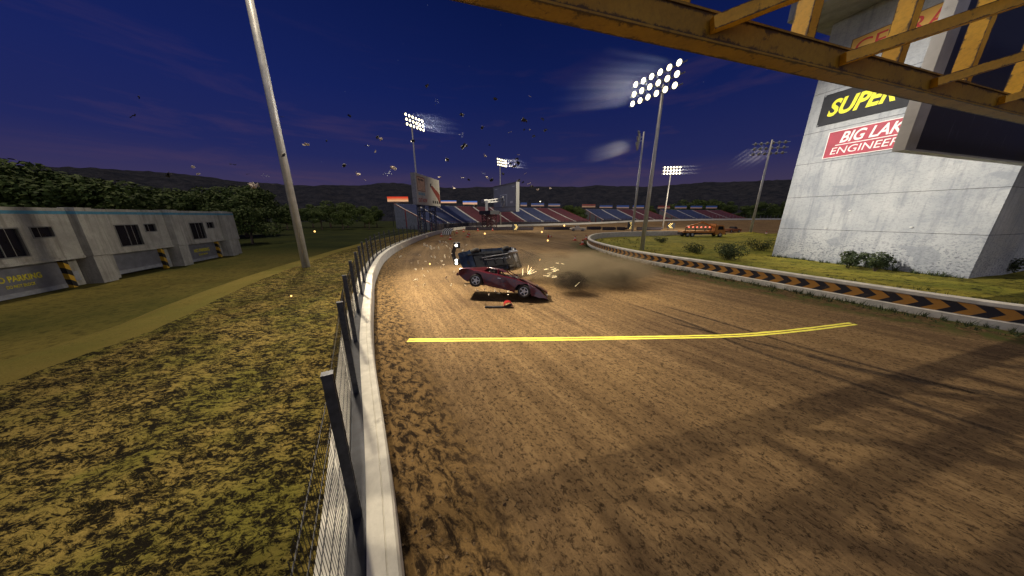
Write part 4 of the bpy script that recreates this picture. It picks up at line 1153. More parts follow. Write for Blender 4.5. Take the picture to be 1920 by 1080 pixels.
# ------------------------------------------------------------------ billboard on lattice legs
bl, br = AT(783, 383, 66), AT(826, 388, 80)
bl.z = br.z = 7.6; ZT = 15.1
d = Vector((br.x - bl.x, br.y - bl.y, 0)); BWd = d.length; d.normalize(); q = Vector((d.y, -d.x, 0))
bb = thing("billboard", "big weathered white billboard with red OUT NOW lettering on dark lattice legs", "billboard", (bl.x, bl.y, 0))
BOARD = M("weathered_white", (.48, .47, .41), .7, 0, .15, .35, 0, (.28, .25, .20), .44, .5)
def bbx(mb, u0, u1, z0, z1, d0, d1): mb.frame(d * (u0 + u1) / 2 + UP * (z0 + z1) / 2 + q * (d0 + d1) / 2, d, q, UP, u1 - u0, d1 - d0, z1 - z0)
mb = MB(); bbx(mb, 0, BWd, 7.6, ZT, -1.2, 0); mb.build("casing", M("casing_grey", (.20, .20, .22), .7), bb)
mb = MB(); n = 9
for k in range(n): bbx(mb, BWd * k / n + .012, BWd * (k + 1) / n - .012, 7.62, ZT - .02, .002, .05)
mb.build("poster_panel", BOARD, bb)
lettering("OUT NOW", M("poster_red", (.42, .07, .05), .7), bb, d * .7 + UP * 8.25 + q * .055, d, UP, 5.0, 1.0, .004, .1, .03)
mb = MB()
for (u0, u1, z0, z1) in ((.6, 5.0, 14.3, 14.5), (.6, 5.0, 10.95, 11.1), (.6, .8, 11.1, 14.3), (4.8, 5.0, 11.1, 14.3)): bbx(mb, u0, u1, z0, z1, .052, .06)
mb.build("emblem_border", M("poster_brown", (.30, .12, .06), .7), bb)
mb = MB(); bbx(mb, .85, 4.75, 11.15, 14.25, .051, .056); mb.build("emblem_field", M("poster_peach", (.60, .42, .28), .7, 0, .3, 2), bb)
mb = MB()
for k in range(4): bbx(mb, 1.2 + k * .8, 1.75 + k * .8, 13.5, 14.0 - (k % 2) * .12, .058, .064)
for k in range(4): bbx(mb, 9.1 + k * 1.4, 9.95 + k * 1.4, 8.3, 9.05, .052, .06)
bbx(mb, 8.1, 8.9, 12.6, 13.5, .052, .06)
mb.build("poster_marks", M("poster_black", (.03, .03, .035), .7), bb)
mb = MB(); 
for k in range(4): bbx(mb, .95 + k * .95, 1.7 + k * .95, 10.0, 10.6, .052, .06)
mb.build("pale_blue_marks", M("poster_blue", (.18, .36, .44), .7), bb)
mb = MB(); pts = [(8.3, 12.3), (9.0, 12.1), (BWd - .2, 10.6), (BWd - .2, 9.5), (BWd - 1.0, 9.2), (11.4, 10.6), (9.2, 11.6)]
pts = [(8.2, 12.9), (9.8, 13.0), (11.6, 12.2), (13.4, 11.6), (BWd - .15, 11.0), (BWd - .15, 8.2), (BWd - .9, 8.7), (12.4, 9.9), (10.0, 11.5)]
mb.prism([d * u + UP * z for u, z in pts], q * .052, q * .06); mb.build("red_swoosh", M("poster_dark_red", (.22, .05, .035), .7, 0, .3, 1), bb)
def lattice(mb, c, w, z0, z1, r=.07, step=1.3):
    cs = [Vector((c.x + i * w / 2, c.y + j * w / 2, 0)) for i, j in ((-1, -1), (1, -1), (1, 1), (-1, 1))]
    for v in cs: mb.beam(v + UP * z0, v + UP * z1, r * 1.6, r * 1.6, (1, 0, 0))
    z = z0; f = 0
    while z < z1 - .2:
        zn = min(z1, z + step)
        for k in range(4):
            a, b_ = cs[k], cs[(k + 1) % 4]
            if f: a, b_ = b_, a
            mb.beam(a + UP * z, b_ + UP * zn, r, r); mb.beam(a + UP * zn, b_ + UP * zn, r, r)
        z = zn; f ^= 1
NAVY = M("navy_steel", (.022, .028, .065), .5, .3, .2)
for u in (3.2, BWd - 4.2):
    mb = MB(); lattice(mb, d * u - q * .8, 1.5, -.6, 7.6, .11); mb.build("leg", NAVY, bb)
mb = MB(); bbx(mb, .3, BWd + .6, 5.9, 6.05, -.2, 1.3)
for k in range(9): bbx(mb, .3 + k * BWd / 8, .38 + k * BWd / 8, 6.05, 7.0, 1.2, 1.28)
bbx(mb, .3, BWd + .6, 6.98, 7.05, 1.2, 1.28); mb.build("catwalk", NAVY, bb)

# ------------------------------------------------------------------ basketball backboard on lattice pillars
hl_, hr = AT(926, 397, 104), AT(968, 398, 90)
d2 = Vector((hr.x - hl_.x, hr.y - hl_.y, 0)); HWd = d2.length; d2.normalize(); q2 = Vector((d2.y, -d2.x, 0))
hb = thing("basketball_backboard", "giant grey basketball backboard with rim arm on dark lattice pillars", "basketball hoop", (hl_.x, hl_.y, 0))
def hbx(mb, u0, u1, z0, z1, e0, e1): mb.frame(d2 * (u0 + u1) / 2 + UP * (z0 + z1) / 2 + q2 * (e0 + e1) / 2, d2, q2, UP, u1 - u0, e1 - e0, z1 - z0)
HG = M("board_grey", (.36, .38, .42), .6, .1, .12, .5); HL = M("board_edge", (.24, .25, .26), .6, .2, .1)
Z0, Z1 = 6.3, 15.9
mb = MB(); hbx(mb, .3, HWd - .3, Z0 + .3, Z1 - .3, -1.0, -.1); mb.build("panel", HG, hb)
mb = MB()
for b_ in ((0, .3, Z0, Z1), (HWd - .3, HWd, Z0, Z1), (.3, HWd - .3, Z0, Z0 + .3), (.3, HWd - .3, Z1 - .3, Z1)): hbx(mb, *b_, -1.2, .12)
hbx(mb, .3, HWd - .3, Z0 + 1.5, Z0 + 1.75, -.1, .06); mb.build("frame", HL, hb)
mb = MB(); cx = HWd * .46
for b_ in ((cx - 2.6, cx - 2.35, 8.3, 12.4), (cx + 2.35, cx + 2.6, 8.3, 12.4), (cx - 2.35, cx + 2.35, 12.15, 12.4)): hbx(mb, *b_, -.098, -.06)
hbx(mb, .9, 2.9, 14.5, 14.75, -.098, -.06); hbx(mb, HWd - 3, HWd - 1, 14.5, 14.75, -.098, -.06)
hbx(mb, HWd - 4.2, HWd - 2.6, 9.2, 9.9, -.098, -.06)
mb.build("target_lines", M("board_line", (.75, .78, .80), .6), hb)
mb = MB(); ring = []
for k in range(25):
    t = 2 * pi * k / 24; ring.append(d2 * (cx + 1.1 * sin(t)) + q2 * (.25) + UP * (9.7 + (2.0 if cos(t) > 0 else 1.75) * cos(t) * .95))
mb.tube(ring, .22, 8, False); mb.build("mount_ring", M("pale_steel", (.52, .53, .53), .4, .4), hb)
ax = d2 * cx + q2 * .3 + UP * 10.6
tip = AT(909, 381, 93) - Vector((hl_.x, hl_.y, 0)); tip.z = 9.8
mb = MB(); 
for s_ in (-.9, .9): mb.beam(ax + UP * s_ * .6, tip + UP * s_ * .35, .35, .4)
for k in range(6):
    a = ax.lerp(tip, k / 6); b_ = ax.lerp(tip, (k + 1) / 6); mb.beam(a - UP * .5, b_ + UP * .5, .2, .2)
mb.build("rim_arm", GALV, hb)
mb = MB(); mb.beam(tip + d2 * 1.5 + UP * .2, tip + d2 * 1.5 - UP * 3.2, .9, .9, (1, 0, 0)); mb.frame(tip + UP * .1, d2, q2, UP, 2.4, 1.6, 1.2); mb.build("arm_post", GALV, hb)
pa = AT(917, 400, 95) - Vector((hl_.x, hl_.y, 0)); pa.z = 0
mb = MB(); mb.frame(Vector((pa.x, pa.y, 6.0)) , d2, q2, UP, 9.5, 3.6, 1.3); mb.build("platform", STEEL_D, hb)
LATR = M("rust_lattice", (.06, .022, .026), .6, .3, .3)
for u in (-2.3, 2.3):
    for e in (-.9, .9):
        mb = MB(); lattice(mb, pa + d2 * u + q2 * e, 1.6, -.2, 5.4, .15, 1.0); mb.build("pillar", LATR, hb)

# ------------------------------------------------------------------ tyre walls, arrow signs, cones
RUB = M("tyre_rubber", (.018, .017, .018), .8, 0, .3, 6)
def tyre_wall(px0, px1, py, label):
    a, b_ = G(px0, py), G(px1, py); dv = (b_ - a); ln = dv.length; dv.normalize(); qv = Vector((dv.y, -dv.x, 0))
    o = thing("tyre_wall", label, "tyre wall", a, 0, "tyre walls across the far track")
    mb = MB(); n = int(ln / .72)
    for k in range(n):
        for r in range(5):
            mb.lathe([(.20, 0), (.34, .02), (.36, .11), (.34, .20), (.20, .22)], dv * (k + .5) * .72 + UP * r * .222, UP, 10)
    mb.build("tyres", RUB, o)
    mb = MB(); mb.frame(dv * ln / 2 + UP * .55 + qv * .375, dv, qv, UP, ln, .012, .70); mb.build("belt", M("belt_purple", (.030, .022, .034), .7, 0, .4, 1.2), o)
for i, (a, b_, y, lab) in enumerate([(873, 1000, 431.5, "longest black tyre wall, below the backboard pillars"), (1020, 1074, 431, "black tyre wall left of the pale pickup on the far track"),
        (1100, 1127, 430.5, "short black tyre wall directly right of the pale pickup"), (1129, 1154, 431.5, "short black tyre wall second right of the pale pickup"),
        (1156, 1175, 431.5, "shortest black tyre wall beside the arrow box and dark pole"), (1193, 1241, 431.5, "black tyre wall between the two poles and the second arrow box")]):
    tyre_wall(a, b_, y, lab)
AMB = EM("amber_bulb", (1, .72, .22), 2.2)
def arrow_sign(px, py, w, h, label, rz=0, right=True):
    g = G(px, py); o = thing("arrow_sign", label, "arrow sign", g, rz, "lit arrow boxes on the far track")
    mb = MB(); mb.box(-w / 2, w / 2, -.15, .15, .5, .5 + h); mb.box(-w / 2 - .06, w / 2 + .06, -.2, .2, .5 + h, .56 + h); mb.build("box", STEEL_D, o)
    for s_ in (-.35, .35):
        mb = MB(); mb.box(s_ * w - .05, s_ * w + .05, -.05, .05, 0, .5); mb.box(s_ * w - .07, s_ * w + .07, -.5, .5, 0, .06); mb.build("leg", STEEL_D, o)
    mb = MB(); sg = 1 if right else -1
    for c in (0.0, .22):
        for k in range(5):
            y = (k - 2) * h * .19; x = (c + .02 + .14 * (1 - abs(k - 2))) * sg * w
            mb.lathe([(.11, 0), (.10, .05), (.04, .07)], (x, -.15, .5 + h / 2 + y), (0, -1, 0), 8)
    mb.build("bulbs", AMB, o)
arrow_sign(1257, 431, 2.6, 1.9, "black box with glowing amber arrow left of the orange truck", 0, False)
arrow_sign(1181, 432, 1.9, 2.3, "black box with amber bulbs half hidden by the dark pole", 0, True)
arrow_sign(966, 434, 2.0, 1.8, "black amber-lit arrow box knocked at the foot of the backboard", .5, True)
# knocked chevron board beside the wall
g = G(838, 441)
o = thing("chevron_board", "toppled black and white chevron board beside the wall among the cones", "sign", g, -.5)
m, nt, b = new_mat("black_white_chevron"); uv = coords(nt, "UV"); s_ = N(nt, "ShaderNodeSeparateXYZ"); L(nt, uv, s_.inputs[0])
v = mathn(nt, 'ABSOLUTE', mathn(nt, 'SUBTRACT', s_.outputs[1], .5)); u = mathn(nt, 'SUBTRACT', s_.outputs[0], mathn(nt, 'MULTIPLY', v, 1.0))
L(nt, mixc(nt, mathn(nt, 'GREATER_THAN', mathn(nt, 'FRACT', mathn(nt, 'MULTIPLY', u, 1.4)), .55), (.02, .02, .025), (.35, .36, .38)), b.inputs["Base Color"])
mb = MB(); X, Y, Z = Vector((1, 0, 0)), Vector((0, .7, .7)).normalized(), Vector((0, -.7, .7)).normalized()
mb.frame((0, .2, .9), X, Z, Y, 3.0, .08, 2.2); mb.build("panel", m, o)
mb = MB(); mb.beam((-1, .1, .0), (-1, 1.1, 1.6), .1, .1); mb.beam((1, .1, .0), (1, 1.1, 1.6), .1, .1); mb.beam((-1, 1.1, 1.6), (-1, 1.9, .05), .08, .08); mb.beam((1, 1.1, 1.6), (1, 1.9, .05), .08, .08); mb.build("stand", STEEL_D, o)

CRED = M("cone_red", (.42, .045, .018), .6, 0, .12, 4); CWH = M("cone_white", (.70, .68, .64), .6, 0, .1, 4)
def make_cone():
    o = thing("traffic_cone", "x", "traffic cone", (0, 0, 0), 0, "traffic cones on the dirt")
    mb = MB(); mb.frame((0, 0, .035), (1, 0, 0), (0, 1, 0), (0, 0, 1), .78, .78, .07); mb.build("base", CRED, o)
    mb = MB(); mb.lathe([(.29, .07), (.27, .10), (.195, .38)], n=14); mb.lathe([(.145, .58), (.065, .93), (.05, .96)], n=14); mb.build("body", CRED, o, True)
    mb = MB(); mb.lathe([(.197, .38), (.146, .58)], n=14); mb.build("white_band", CWH, o, True)
    return o
cone0 = make_cone()
cones = [(828, 443.5, "cone left of the toppled chevron board, against the wall"), (844.5, 449.5, "cone nearest to us, just in front of the chevron board"), (856.5, 437.5, "cone right of the chevron board, next to it"),
         (869, 435, "cone by the wall, second right of the chevron board"), (877, 445, "front cone of the close pair above the dark car"), (879.5, 440.5, "back cone of the close pair above the dark car"),
         (896, 433, "cone lying low by the wall left of the backboard pillars"), (923.5, 432.5, "cone standing under the backboard pillars"), (1078, 451, "cone on the dirt left of the barrier's rounded end"),
         (1092, 459, "cone nearest the barrier's rounded end, on the green patch"), (1098.5, 449, "cone behind the barrier's rounded end, smallest of the three"), (1436, 440.5, "lone cone on the far dirt between the mound and the tower")]
for i, (x, y, lab) in enumerate(cones):
    g = G(x, y); c = cone0 if i == 0 else dup(cone0); c.location = g; c.rotation_euler = (0, 0, i * .7); c["label"] = "red and white " + lab
g = G(1027, 446); c = dup(cone0); c.matrix_world = Matrix.Translation(g + Vector((0, 0, .34))) @ Matrix.Rotation(radians(92), 4, 'Y'); c["label"] = "red and white cone lying on its side in the middle of the far dirt"
g = G(1352, 438.5); c = dup(cone0); c.matrix_world = Matrix.Translation(g + Vector((0, 0, .34))) @ Matrix.Rotation(radians(-90), 4, 'Y'); c["label"] = "red and white cone knocked flat just right of the orange truck"

# ------------------------------------------------------------------ vehicles
CHROME = M("wheel_metal", (.50, .51, .53), .35, .85, .1)
def add_wheel(root, x, y, r=.34, w=.25, side=1, steer=0.0):
    ax = Vector((sin(steer), side * cos(steer), 0)) if steer else Vector((0, side, 0))
    mb = MB(); mb.lathe([(r * .66, -w / 2), (r * .93, -w / 2), (r, -w * .32), (r, w * .32), (r * .93, w / 2), (r * .66, w / 2), (r * .62, w * .3)], (x, y, r), ax, 24)
    t = mb.build("wheel", RUB, root, True)
    mb = MB(); mb.lathe([(r * .63, w * .22), (r * .66, w * .46), (r * .60, w * .47), (r * .56, w * .25), (r * .30, w * .30), (r * .16, w * .44), (r * .05, w * .45)], (x, y, r), ax, 24)
    X = ax.orthogonal().normalized(); Y = ax.cross(X)
    for k in range(5):
        dv = X * cos(k * 2 * pi / 5) + Y * sin(k * 2 * pi / 5)
        mb.beam(Vector((x, y, r)) + ax * w * .36 + dv * r * .12, Vector((x, y, r)) + ax * w * .40 + dv * r * .60, r * .14, .03, ax)
    mb.build("rim", CHROME, t)
    mb = MB(); mb.lathe([(r * .58, w * .10), (r * .57, w * .12)], (x, y, r), ax, 16); mb.build("brake_disc", STEEL_D, t)
    return t
def arch(cx, cz, r, n=9, a0=200, a1=-20):
    return [(cx + r * cos(radians(a0 + (a1 - a0) * k / (n - 1))), cz + r * sin(radians(a0 + (a1 - a0) * k / (n - 1)))) for k in range(n)]
def hull(profile, W_, damage=0.0, seed=1, front_crush=0.0, inset=.07, cuts=1, tri=True):
    """side profile with real wheel arches, swept across the car's width and dented"""
    bm = bmesh.new(); lay = [(-W_, inset), (-W_ + .10, 0), (-W_ * .35, -.012), (W_ * .35, -.012), (W_ - .10, 0), (W_, inset)]
    cxm = sum(p[0] for p in profile) / len(profile); rings = []
    for y, ins in lay:
        rg = []
        for x, z in profile:
            zz = z - ins * max(0, (z - .45)) * 1.1 - (ins * .3 if z > .8 else 0); xx = x - (ins * .5 if x > 1.9 else (-ins * .5 if x < -1.9 else 0))
            if z > .75 and ins < 0: zz += .02
            rg.append(bm.verts.new((xx, y, zz)))
        rings.append(rg)
    n = len(profile)
    for a, b_ in zip(rings[:-1], rings[1:]):
        for k in range(n): bm.faces.new((a[k], a[(k + 1) % n], b_[(k + 1) % n], b_[k]))
    bm.faces.new(rings[0][::-1]); bm.faces.new(rings[-1])
    bmesh.ops.triangulate(bm, faces=[f for f in bm.faces if len(f.verts) > 4])
    if cuts: bmesh.ops.subdivide_edges(bm, edges=[e for e in bm.edges if e.calc_length() > .25], cuts=cuts, use_grid_fill=True)
    bmesh.ops.recalc_face_normals(bm, faces=bm.faces)
    for v in bm.verts:
        if damage:
            nv = noise.noise_vector(v.co * 2.1 + Vector((seed, 0, 0))) * damage + noise.noise_vector(v.co * 6 + Vector((0, seed, 0))) * damage * .35
            k = .5 + .8 * max(0, (v.co.x - .6) / 2)
            v.co += nv * k
        if front_crush and v.co.x > 1.75:
            q = (v.co.x - 1.75) / .75; v.co.z -= front_crush * q * q * .7; v.co.y *= 1 - .12 * q
    me = bpy.data.meshes.new("body"); bm.to_mesh(me); bm.free()
    for p in me.polygons: p.use_smooth = False
    return me
def mesh_part(me, name, mat, parent, smooth_angle=None):
    me.materials.append(mat); me.name = name
    o = bpy.data.objects.new(name, me); COL.objects.link(o); o.parent = parent
    if smooth_angle:
        try: me.polygons.foreach_set("use_smooth", [True] * len(me.polygons)); me.set_sharp_from_angle(angle=radians(smooth_angle))
        except Exception: pass
    return o
def paint(name, col, col2=None, amt=.4):
    m = M(name, col, .28, .25, .18, 1.6, .06, col2, amt, 2.2)
    m.node_tree.nodes["Principled BSDF"].inputs["Coat Weight"].default_value = .5
    return m
INTR = M("car_interior", (.012, .012, .014), .9)
def coupe(root, body_m, damage, seed, crush, glass=True, underside=False, wshield=False, r=.34, steer=0.0, bumpers=True):
    fx, rx = 1.43, -1.43
    prof = [(-2.42, .40)] + arch(rx, r, r + .15) + [(-.80, .25), (0, .23), (.80, .25)] + arch(fx, r, r + .15) + [(2.25, .30), (2.66, .34), (2.88, .43), (2.78, .54), (2.25, .71), (1.55, .86), (.95, .95),
            (.2, .985), (-.6, .99), (-1.35, 1.0), (-1.9, .99), (-2.35, .93), (-2.52, .84), (-2.54, .60)]
    mesh_part(hull(prof, .90, damage, seed, crush), "body", body_m, root, 40)
    # cabin: roof, pillars, glass
    rf = [(-.95, 1.245), (-.3, 1.27), (.15, 1.245)]
    mb = MB(); w = .62
    for (x0, z0), (x1, z1) in zip(rf[:-1], rf[1:]):
        for y0, y1, dz0, dz1 in ((-w, -w * .5, -.035, 0), (-w * .5, w * .5, 0, 0), (w * .5, w, 0, -.035)):
            a = [(x0, y0, z0 + dz0), (x1, y0, z1 + dz0), (x1, y1, z1 + dz1), (x0, y1, z0 + dz1)]
            mb.add(a + [(p[0], p[1], p[2] - .035) for p in a], [(0, 1, 2, 3), (7, 6, 5, 4), (0, 4, 5, 1), (1, 5, 6, 2), (2, 6, 7, 3), (3, 7, 4, 0)])
    if damage:
        for i, v in enumerate(mb.v):
            nv = noise.noise_vector(Vector(v) * 2.3) * damage * .8; mb.v[i] = (v[0] + nv.x * .4, v[1] + nv.y * .4, v[2] + nv.z)
    mb.build("roof", body_m, root)
    for s_ in (-1, 1):
        mb = MB(); y0, y1 = .80 * s_, .61 * s_
        mb.beam((1.0, y0, .94), (.15, y1, 1.26), .06, .05); mb.build("windscreen_pillar", body_m, root)
        mb = MB(); mb.beam((-.22, y0, .97), (-.3, y1, 1.27), .09, .05); mb.build("door_pillar", body_m, root)
        mb = MB(); mb.add([(-2.1, y0, .98), (-1.15, y0, .98), (-.82, y1, 1.265), (-1.05, y1, 1.26), (-2.1, y0 * .96, .985), (-1.15, y0 * .96, .985), (-.82, y1 * .94, 1.26), (-1.05, y1 * .94, 1.255)],
                       [(0, 1, 2, 3), (7, 6, 5, 4), (0, 3, 7, 4), (1, 5, 6, 2), (0, 4, 5, 1), (3, 2, 6, 7)]); mb.build("rear_pillar", body_m, root)
        if glass:
            mb = MB(); mb.quad((.93, y0 * .985, .96), (-.18, y0 * .985, .97), (-.26, y1 * .985, 1.26), (.13, y1 * .985, 1.255))
            mb.quad((-.27, y0 * .985, .97), (-1.12, y0 * .985, .975), (-.80, y1 * .985, 1.255), (-.34, y1 * .985, 1.265)); mb.build("side_window", GLASS, root)
        mb = MB(); mb.beam((.75, .93 * s_, 1.0), (.68, 1.08 * s_, 1.02), .05, .05); mb.frame((.66, 1.08 * s_, 1.05), (1, 0, 0), (0, 1, 0), (0, 0, 1), .10, .2, .13); mb.build("wing_mirror", body_m, root)
        mb = MB(); mb.frame((-.1, .912 * s_, .80), (1, 0, 0), (0, 1, 0), (0, 0, 1), .18, .03, .04); mb.build("door_handle", CHROME, root)
        mb = MB(); mb.frame((-2.535, .6 * s_, .74), (1, 0, 0), (0, 1, 0), (0, 0, 1), .03, .4, .13); mb.build("tail_lamp", M("tail_red", (.3, .02, .02), .3), root)
        mb = MB(); mb.lathe([(.09, 0), (.08, .03)], (2.74, .58 * s_, .50 - crush * .6), (1, 0, .3), 12); mb.build("headlamp", M("headlamp_glass", (.5, .5, .5), .15, .2), root)
    mb = MB(); mb.quad((-2.05, -.76, .99), (-2.05, .76, .99), (-1.0, .58, 1.26), (-1.0, -.58, 1.26)); mb.build("rear_window", GLASS, root)
    if wshield:
        mb = MB(); mb.quad((1.0, -.78, .95), (1.0, .78, .95), (.16, .6, 1.25), (.16, -.6, 1.25)); mb.build("windscreen", GLASS, root)
    mb = MB(); mb.frame((.60, 0, .975 + .03), (1, 0, 0), (0, 1, 0), (0, 0, 1), .5, 1.45, .05); mb.frame((-.45, 0, 1.0), (1, 0, 0), (0, 1, 0), (0, 0, 1), 1.3, 1.5, .03)
    mb.tube([(-.9, -.55, 1.0), (-.85, -.5, 1.23), (-.85, .5, 1.23), (-.9, .55, 1.0)], .03, 6)
    for s_ in (-.38, .38): mb.frame((-.42, s_, 1.06), (.97, 0, .2), (0, 1, 0), (-.2, 0, .97), .14, .45, .28)
    mb.build("interior", INTR, root)
    mb = MB(); mb.box(-2.2, 2.1, -.52, .52, .30, .82); mb.box(-.9, .9, -.80, .80, .28, .80); mb.build("floor_pan", INTR, root)
    for x, st in ((fx, steer), (rx, 0)):
        for s_ in (-1, 1): add_wheel(root, x, .80 * s_, r, .25, s_, st * s_ if st else 0)
    if bumpers:
        mb = MB(); mb.beam((-2.58, -.86, .50), (-2.58, .86, .50), .10, .16); mb.build("rear_bumper", body_m, root)
    if underside:
        mb = MB(); mb.frame((0, 0, .22), (1, 0, 0), (0, 1, 0), (0, 0, 1), 3.6, 1.35, .05)
        for yy in (-.5, .5): mb.beam((-2.1, yy, .20), (2.2, yy, .20), .10, .10)
        for xx in (-.8, 0, .8): mb.beam((xx, -.62, .19), (xx, .62, .19), .10, .06)
        mb.frame((2.1, 0, .30), (1, 0, 0), (0, 1, 0), (0, 0, 1), .6, 1.5, .06)
        mb.build("underbody", M("underbody_black", (.012, .013, .017), .55, .3, .4, 3), root)
        mb = MB(); mb.tube([(1.2, .15, .17), (.3, .22, .15), (-1.1, .3, .16), (-2.5, .55, .24)], .045, 8); mb.lathe([(.06, -.5), (.13, -.42), (.13, .42), (.06, .5)], (-1.95, .45, .2), (1, 0, 0), 10); mb.build("exhaust", M("exhaust_steel", (.30, .30, .32), .4, .8, .2), root)
        mb = MB(); mb.tube([(1.0, 0, .18), (-1.43, 0, .24)], .05, 8); mb.lathe([(.05, -.14), (.17, -.06), (.17, .06), (.05, .14)], (-1.43, 0, .27), (1, 0, 0), 10); mb.build("drive_shaft", M("shaft_steel", (.18, .18, .20), .4, .7, .2), root)
        for x in (fx, rx):
            mb = MB(); mb.tube([(x, -.72, .3), (x, .72, .3)], .06, 8); mb.build("axle", STEEL_D, root)
# --- red coupe
fb, rb = Vector((.56, 14.15, .24)), Vector((-2.12, 14.62, .74))
X = (fb - rb).normalized(); Y0 = Vector((0, 0, 1)).cross(X).normalized(); Zv = X.cross(Y0)
roll = Matrix.Rotation(radians(-11), 3, X); Y0 = roll @ Y0; Zv = roll @ Zv
cen = (fb + rb) / 2 + Y0 * .80
rc = thing("crashed_coupe", "dented dark red coupe nose-down in the dirt in front of the upturned car", "car", mat=basis(cen, X, Y0, Zv))
REDP = paint("dark_red_paint", (.070, .0035, .009), (.022, .010, .032), .47)
coupe(rc, REDP, .105, 3, .16, glass=False, r=.375, steer=.14)
# buckled bonnet lifting off the nose
mb = MB(); nx, ny = 8, 6
def bon(i, j):
    x = 1.0 + 1.75 * i / nx; y = (-.72 + 1.44 * j / ny) * (1 - .22 * i / nx)
    z = .98 - .46 * (i / nx) ** 1.3 + .07 * sin(i / nx * pi) + noise.noise(Vector((x * 2, y * 2, 5))) * .09
    return Vector((x, y, z))
for i in range(nx):
    for j in range(ny):
        a = [bon(i, j), bon(i + 1, j), bon(i + 1, j + 1), bon(i, j + 1)]; mb.add(a + [p - Vector((0, 0, .02)) for p in a], [(0, 1, 2, 3), (7, 6, 5, 4), (0, 4, 5, 1), (1, 5, 6, 2), (2, 6, 7, 3), (3, 7, 4, 0)])
mb.build("bonnet", REDP, rc)
# --- blue-black car on its side, underside towards us
Xb = Vector((-.76, -.64, .02)).normalized(); Zb = Vector((.42, .88, -.26)); Zb = (Zb - Xb * Zb.dot(Xb)).normalized(); Yb = Zb.cross(Xb)
cb = AT(925, 488, 20.0)
bc = thing("overturned_car", "blue-black car thrown onto its side with its underside facing us", "car", mat=basis(cb - Zb * .45, Xb, Yb, Zb))
coupe(bc, paint("midnight_blue_paint", (.016, .030, .062), (.008, .009, .013), .52), .05, 8, 0.1, glass=True, underside=True, wshield=True, r=.34)
# --- torn bumper with lamps in the air
p = AT(855, 476, 18.6)
tb = thing("torn_bumper", "torn black bumper bar with glowing lamps, upright in the air left of the cars", "bumper", p, .15)
mb = MB(); pts = [(.02, 0, .66), (-.10, .02, .36), (-.20, .03, .05), (-.16, .02, -.25), (-.02, 0, -.60)]
for a, b_ in zip(pts[:-1], pts[1:]): mb.beam(a, b_, .16, .26, (1, 0, 0))
mb.build("bar", M("black_plastic", (.012, .013, .018), .45, 0, .3, 4), tb)
for z, x in ((.62, .10), (-.56, .04)):
    mb = MB(); mb.frame((x, -.05, z), (1, 0, 0), (0, 1, 0), (0, 0, 1), .44, .30, .40); hs = mb.build("lamp_housing", M("black_plastic", (.012, .013, .018)), tb)
    mb = MB()
    for dz in ((.0,) if z > 0 else (-.09, .12)): mb.lathe([(.10, 0), (.09, .04), (.03, .06)], (x - .04, -.20, z + dz), (0, -1, 0), 12)
    mb.build("lens", EM("headlamp_glow", (1, .95, .8), 4), hs)
# --- red bumper scrap on the ground
p = G(943, 576)
rs = thing("bumper_scrap", "curled red and black bumper scrap lying on the dirt below the red coupe", "car part", p, .1)
mb = MB(); prev = None
pts = [(-.95, .0, .05), (-.55, -.05, .04), (-.1, -.06, .04), (.25, -.02, .06), (.50, .06, .12)]
for a, b_ in zip(pts[:-1], pts[1:]): mb.beam(a, b_, .16, .07)
mb.build("trim_strip", M("black_plastic", (.012, .013, .018)), rs)
mb = MB(); arcp = [(.27 + .24 * cos(radians(a)), .10 + .22 * sin(radians(a))) for a in range(-15, 200, 18)]
for (x0, z0), (x1, z1) in zip(arcp[:-1], arcp[1:]):
    a = [(x0, -.16, z0), (x1, -.14, z1), (x1 * .97, .16, z1 + .02), (x0 * .97, .18, z0 + .02)]
    b_ = [(.27 + (x - .27) * .9, y, .10 + (z - .10) * .9) for x, y, z in a]
    mb.add(a + b_, [(0, 1, 2, 3), (7, 6, 5, 4), (0, 4, 5, 1), (1, 5, 6, 2), (2, 6, 7, 3), (3, 7, 4, 0)])
mb.build("red_shell", paint("bright_red_paint", (.34, .02, .02)), rs)

# --- pickup builder for the far vehicles
def pickup(name, label, loc, rz, body_m, cab_m, tilt=None):
    o = thing(name, label, "pickup", loc, rz)
    prof = [(-2.5, .45)] + arch(-1.5, .38, .48) + [(-.9, .32), (.9, .32)] + arch(1.55, .38, .48) + [(2.4, .40), (2.55, .6), (2.5, .95), (1.4, 1.08), (1.0, 1.1), (-.35, 1.1), (-.4, 1.05), (-2.5, 1.05)]
    mesh_part(hull(prof, .92, .03, 5, 0, .05, 0), "body", body_m, o, 40)
    mb = MB(); a = [(1.05, .82, 1.1), (-.4, .82, 1.1), (-.3, .68, 1.72), (.5, .68, 1.72)]; c = [(x, -y, z) for x, y, z in a]
    mb.add(a + c, [(0, 1, 2, 3), (7, 6, 5, 4), (0, 3, 7, 4), (1, 5, 6, 2), (3, 2, 6, 7)]); mb.build("cab", cab_m, o)
    for s_ in (-1, 1):
        mb = MB(); mb.quad((.85, .80 * s_, 1.15), (-.3, .80 * s_, 1.15), (-.22, .705 * s_, 1.62), (.42, .705 * s_, 1.62)); mb.build("side_window", GLASS, o)
    mb = MB(); mb.quad((1.03, -.75, 1.15), (1.03, .75, 1.15), (.56, .64, 1.66), (.56, -.64, 1.66)); mb.build("windscreen", GLASS, o)
    for x in (1.55, -1.5):
        for s_ in (-1, 1): add_wheel(o, x, .82 * s_, .38, .27, s_)
    return o
PALE = M("pale_cream_paint", (.55, .48, .36), .5, 0, .12, 2)
g = G(1083, 433); pickup("pickup_truck", "small pale cream pickup between the tyre walls on the far track", g, pi, PALE, PALE)
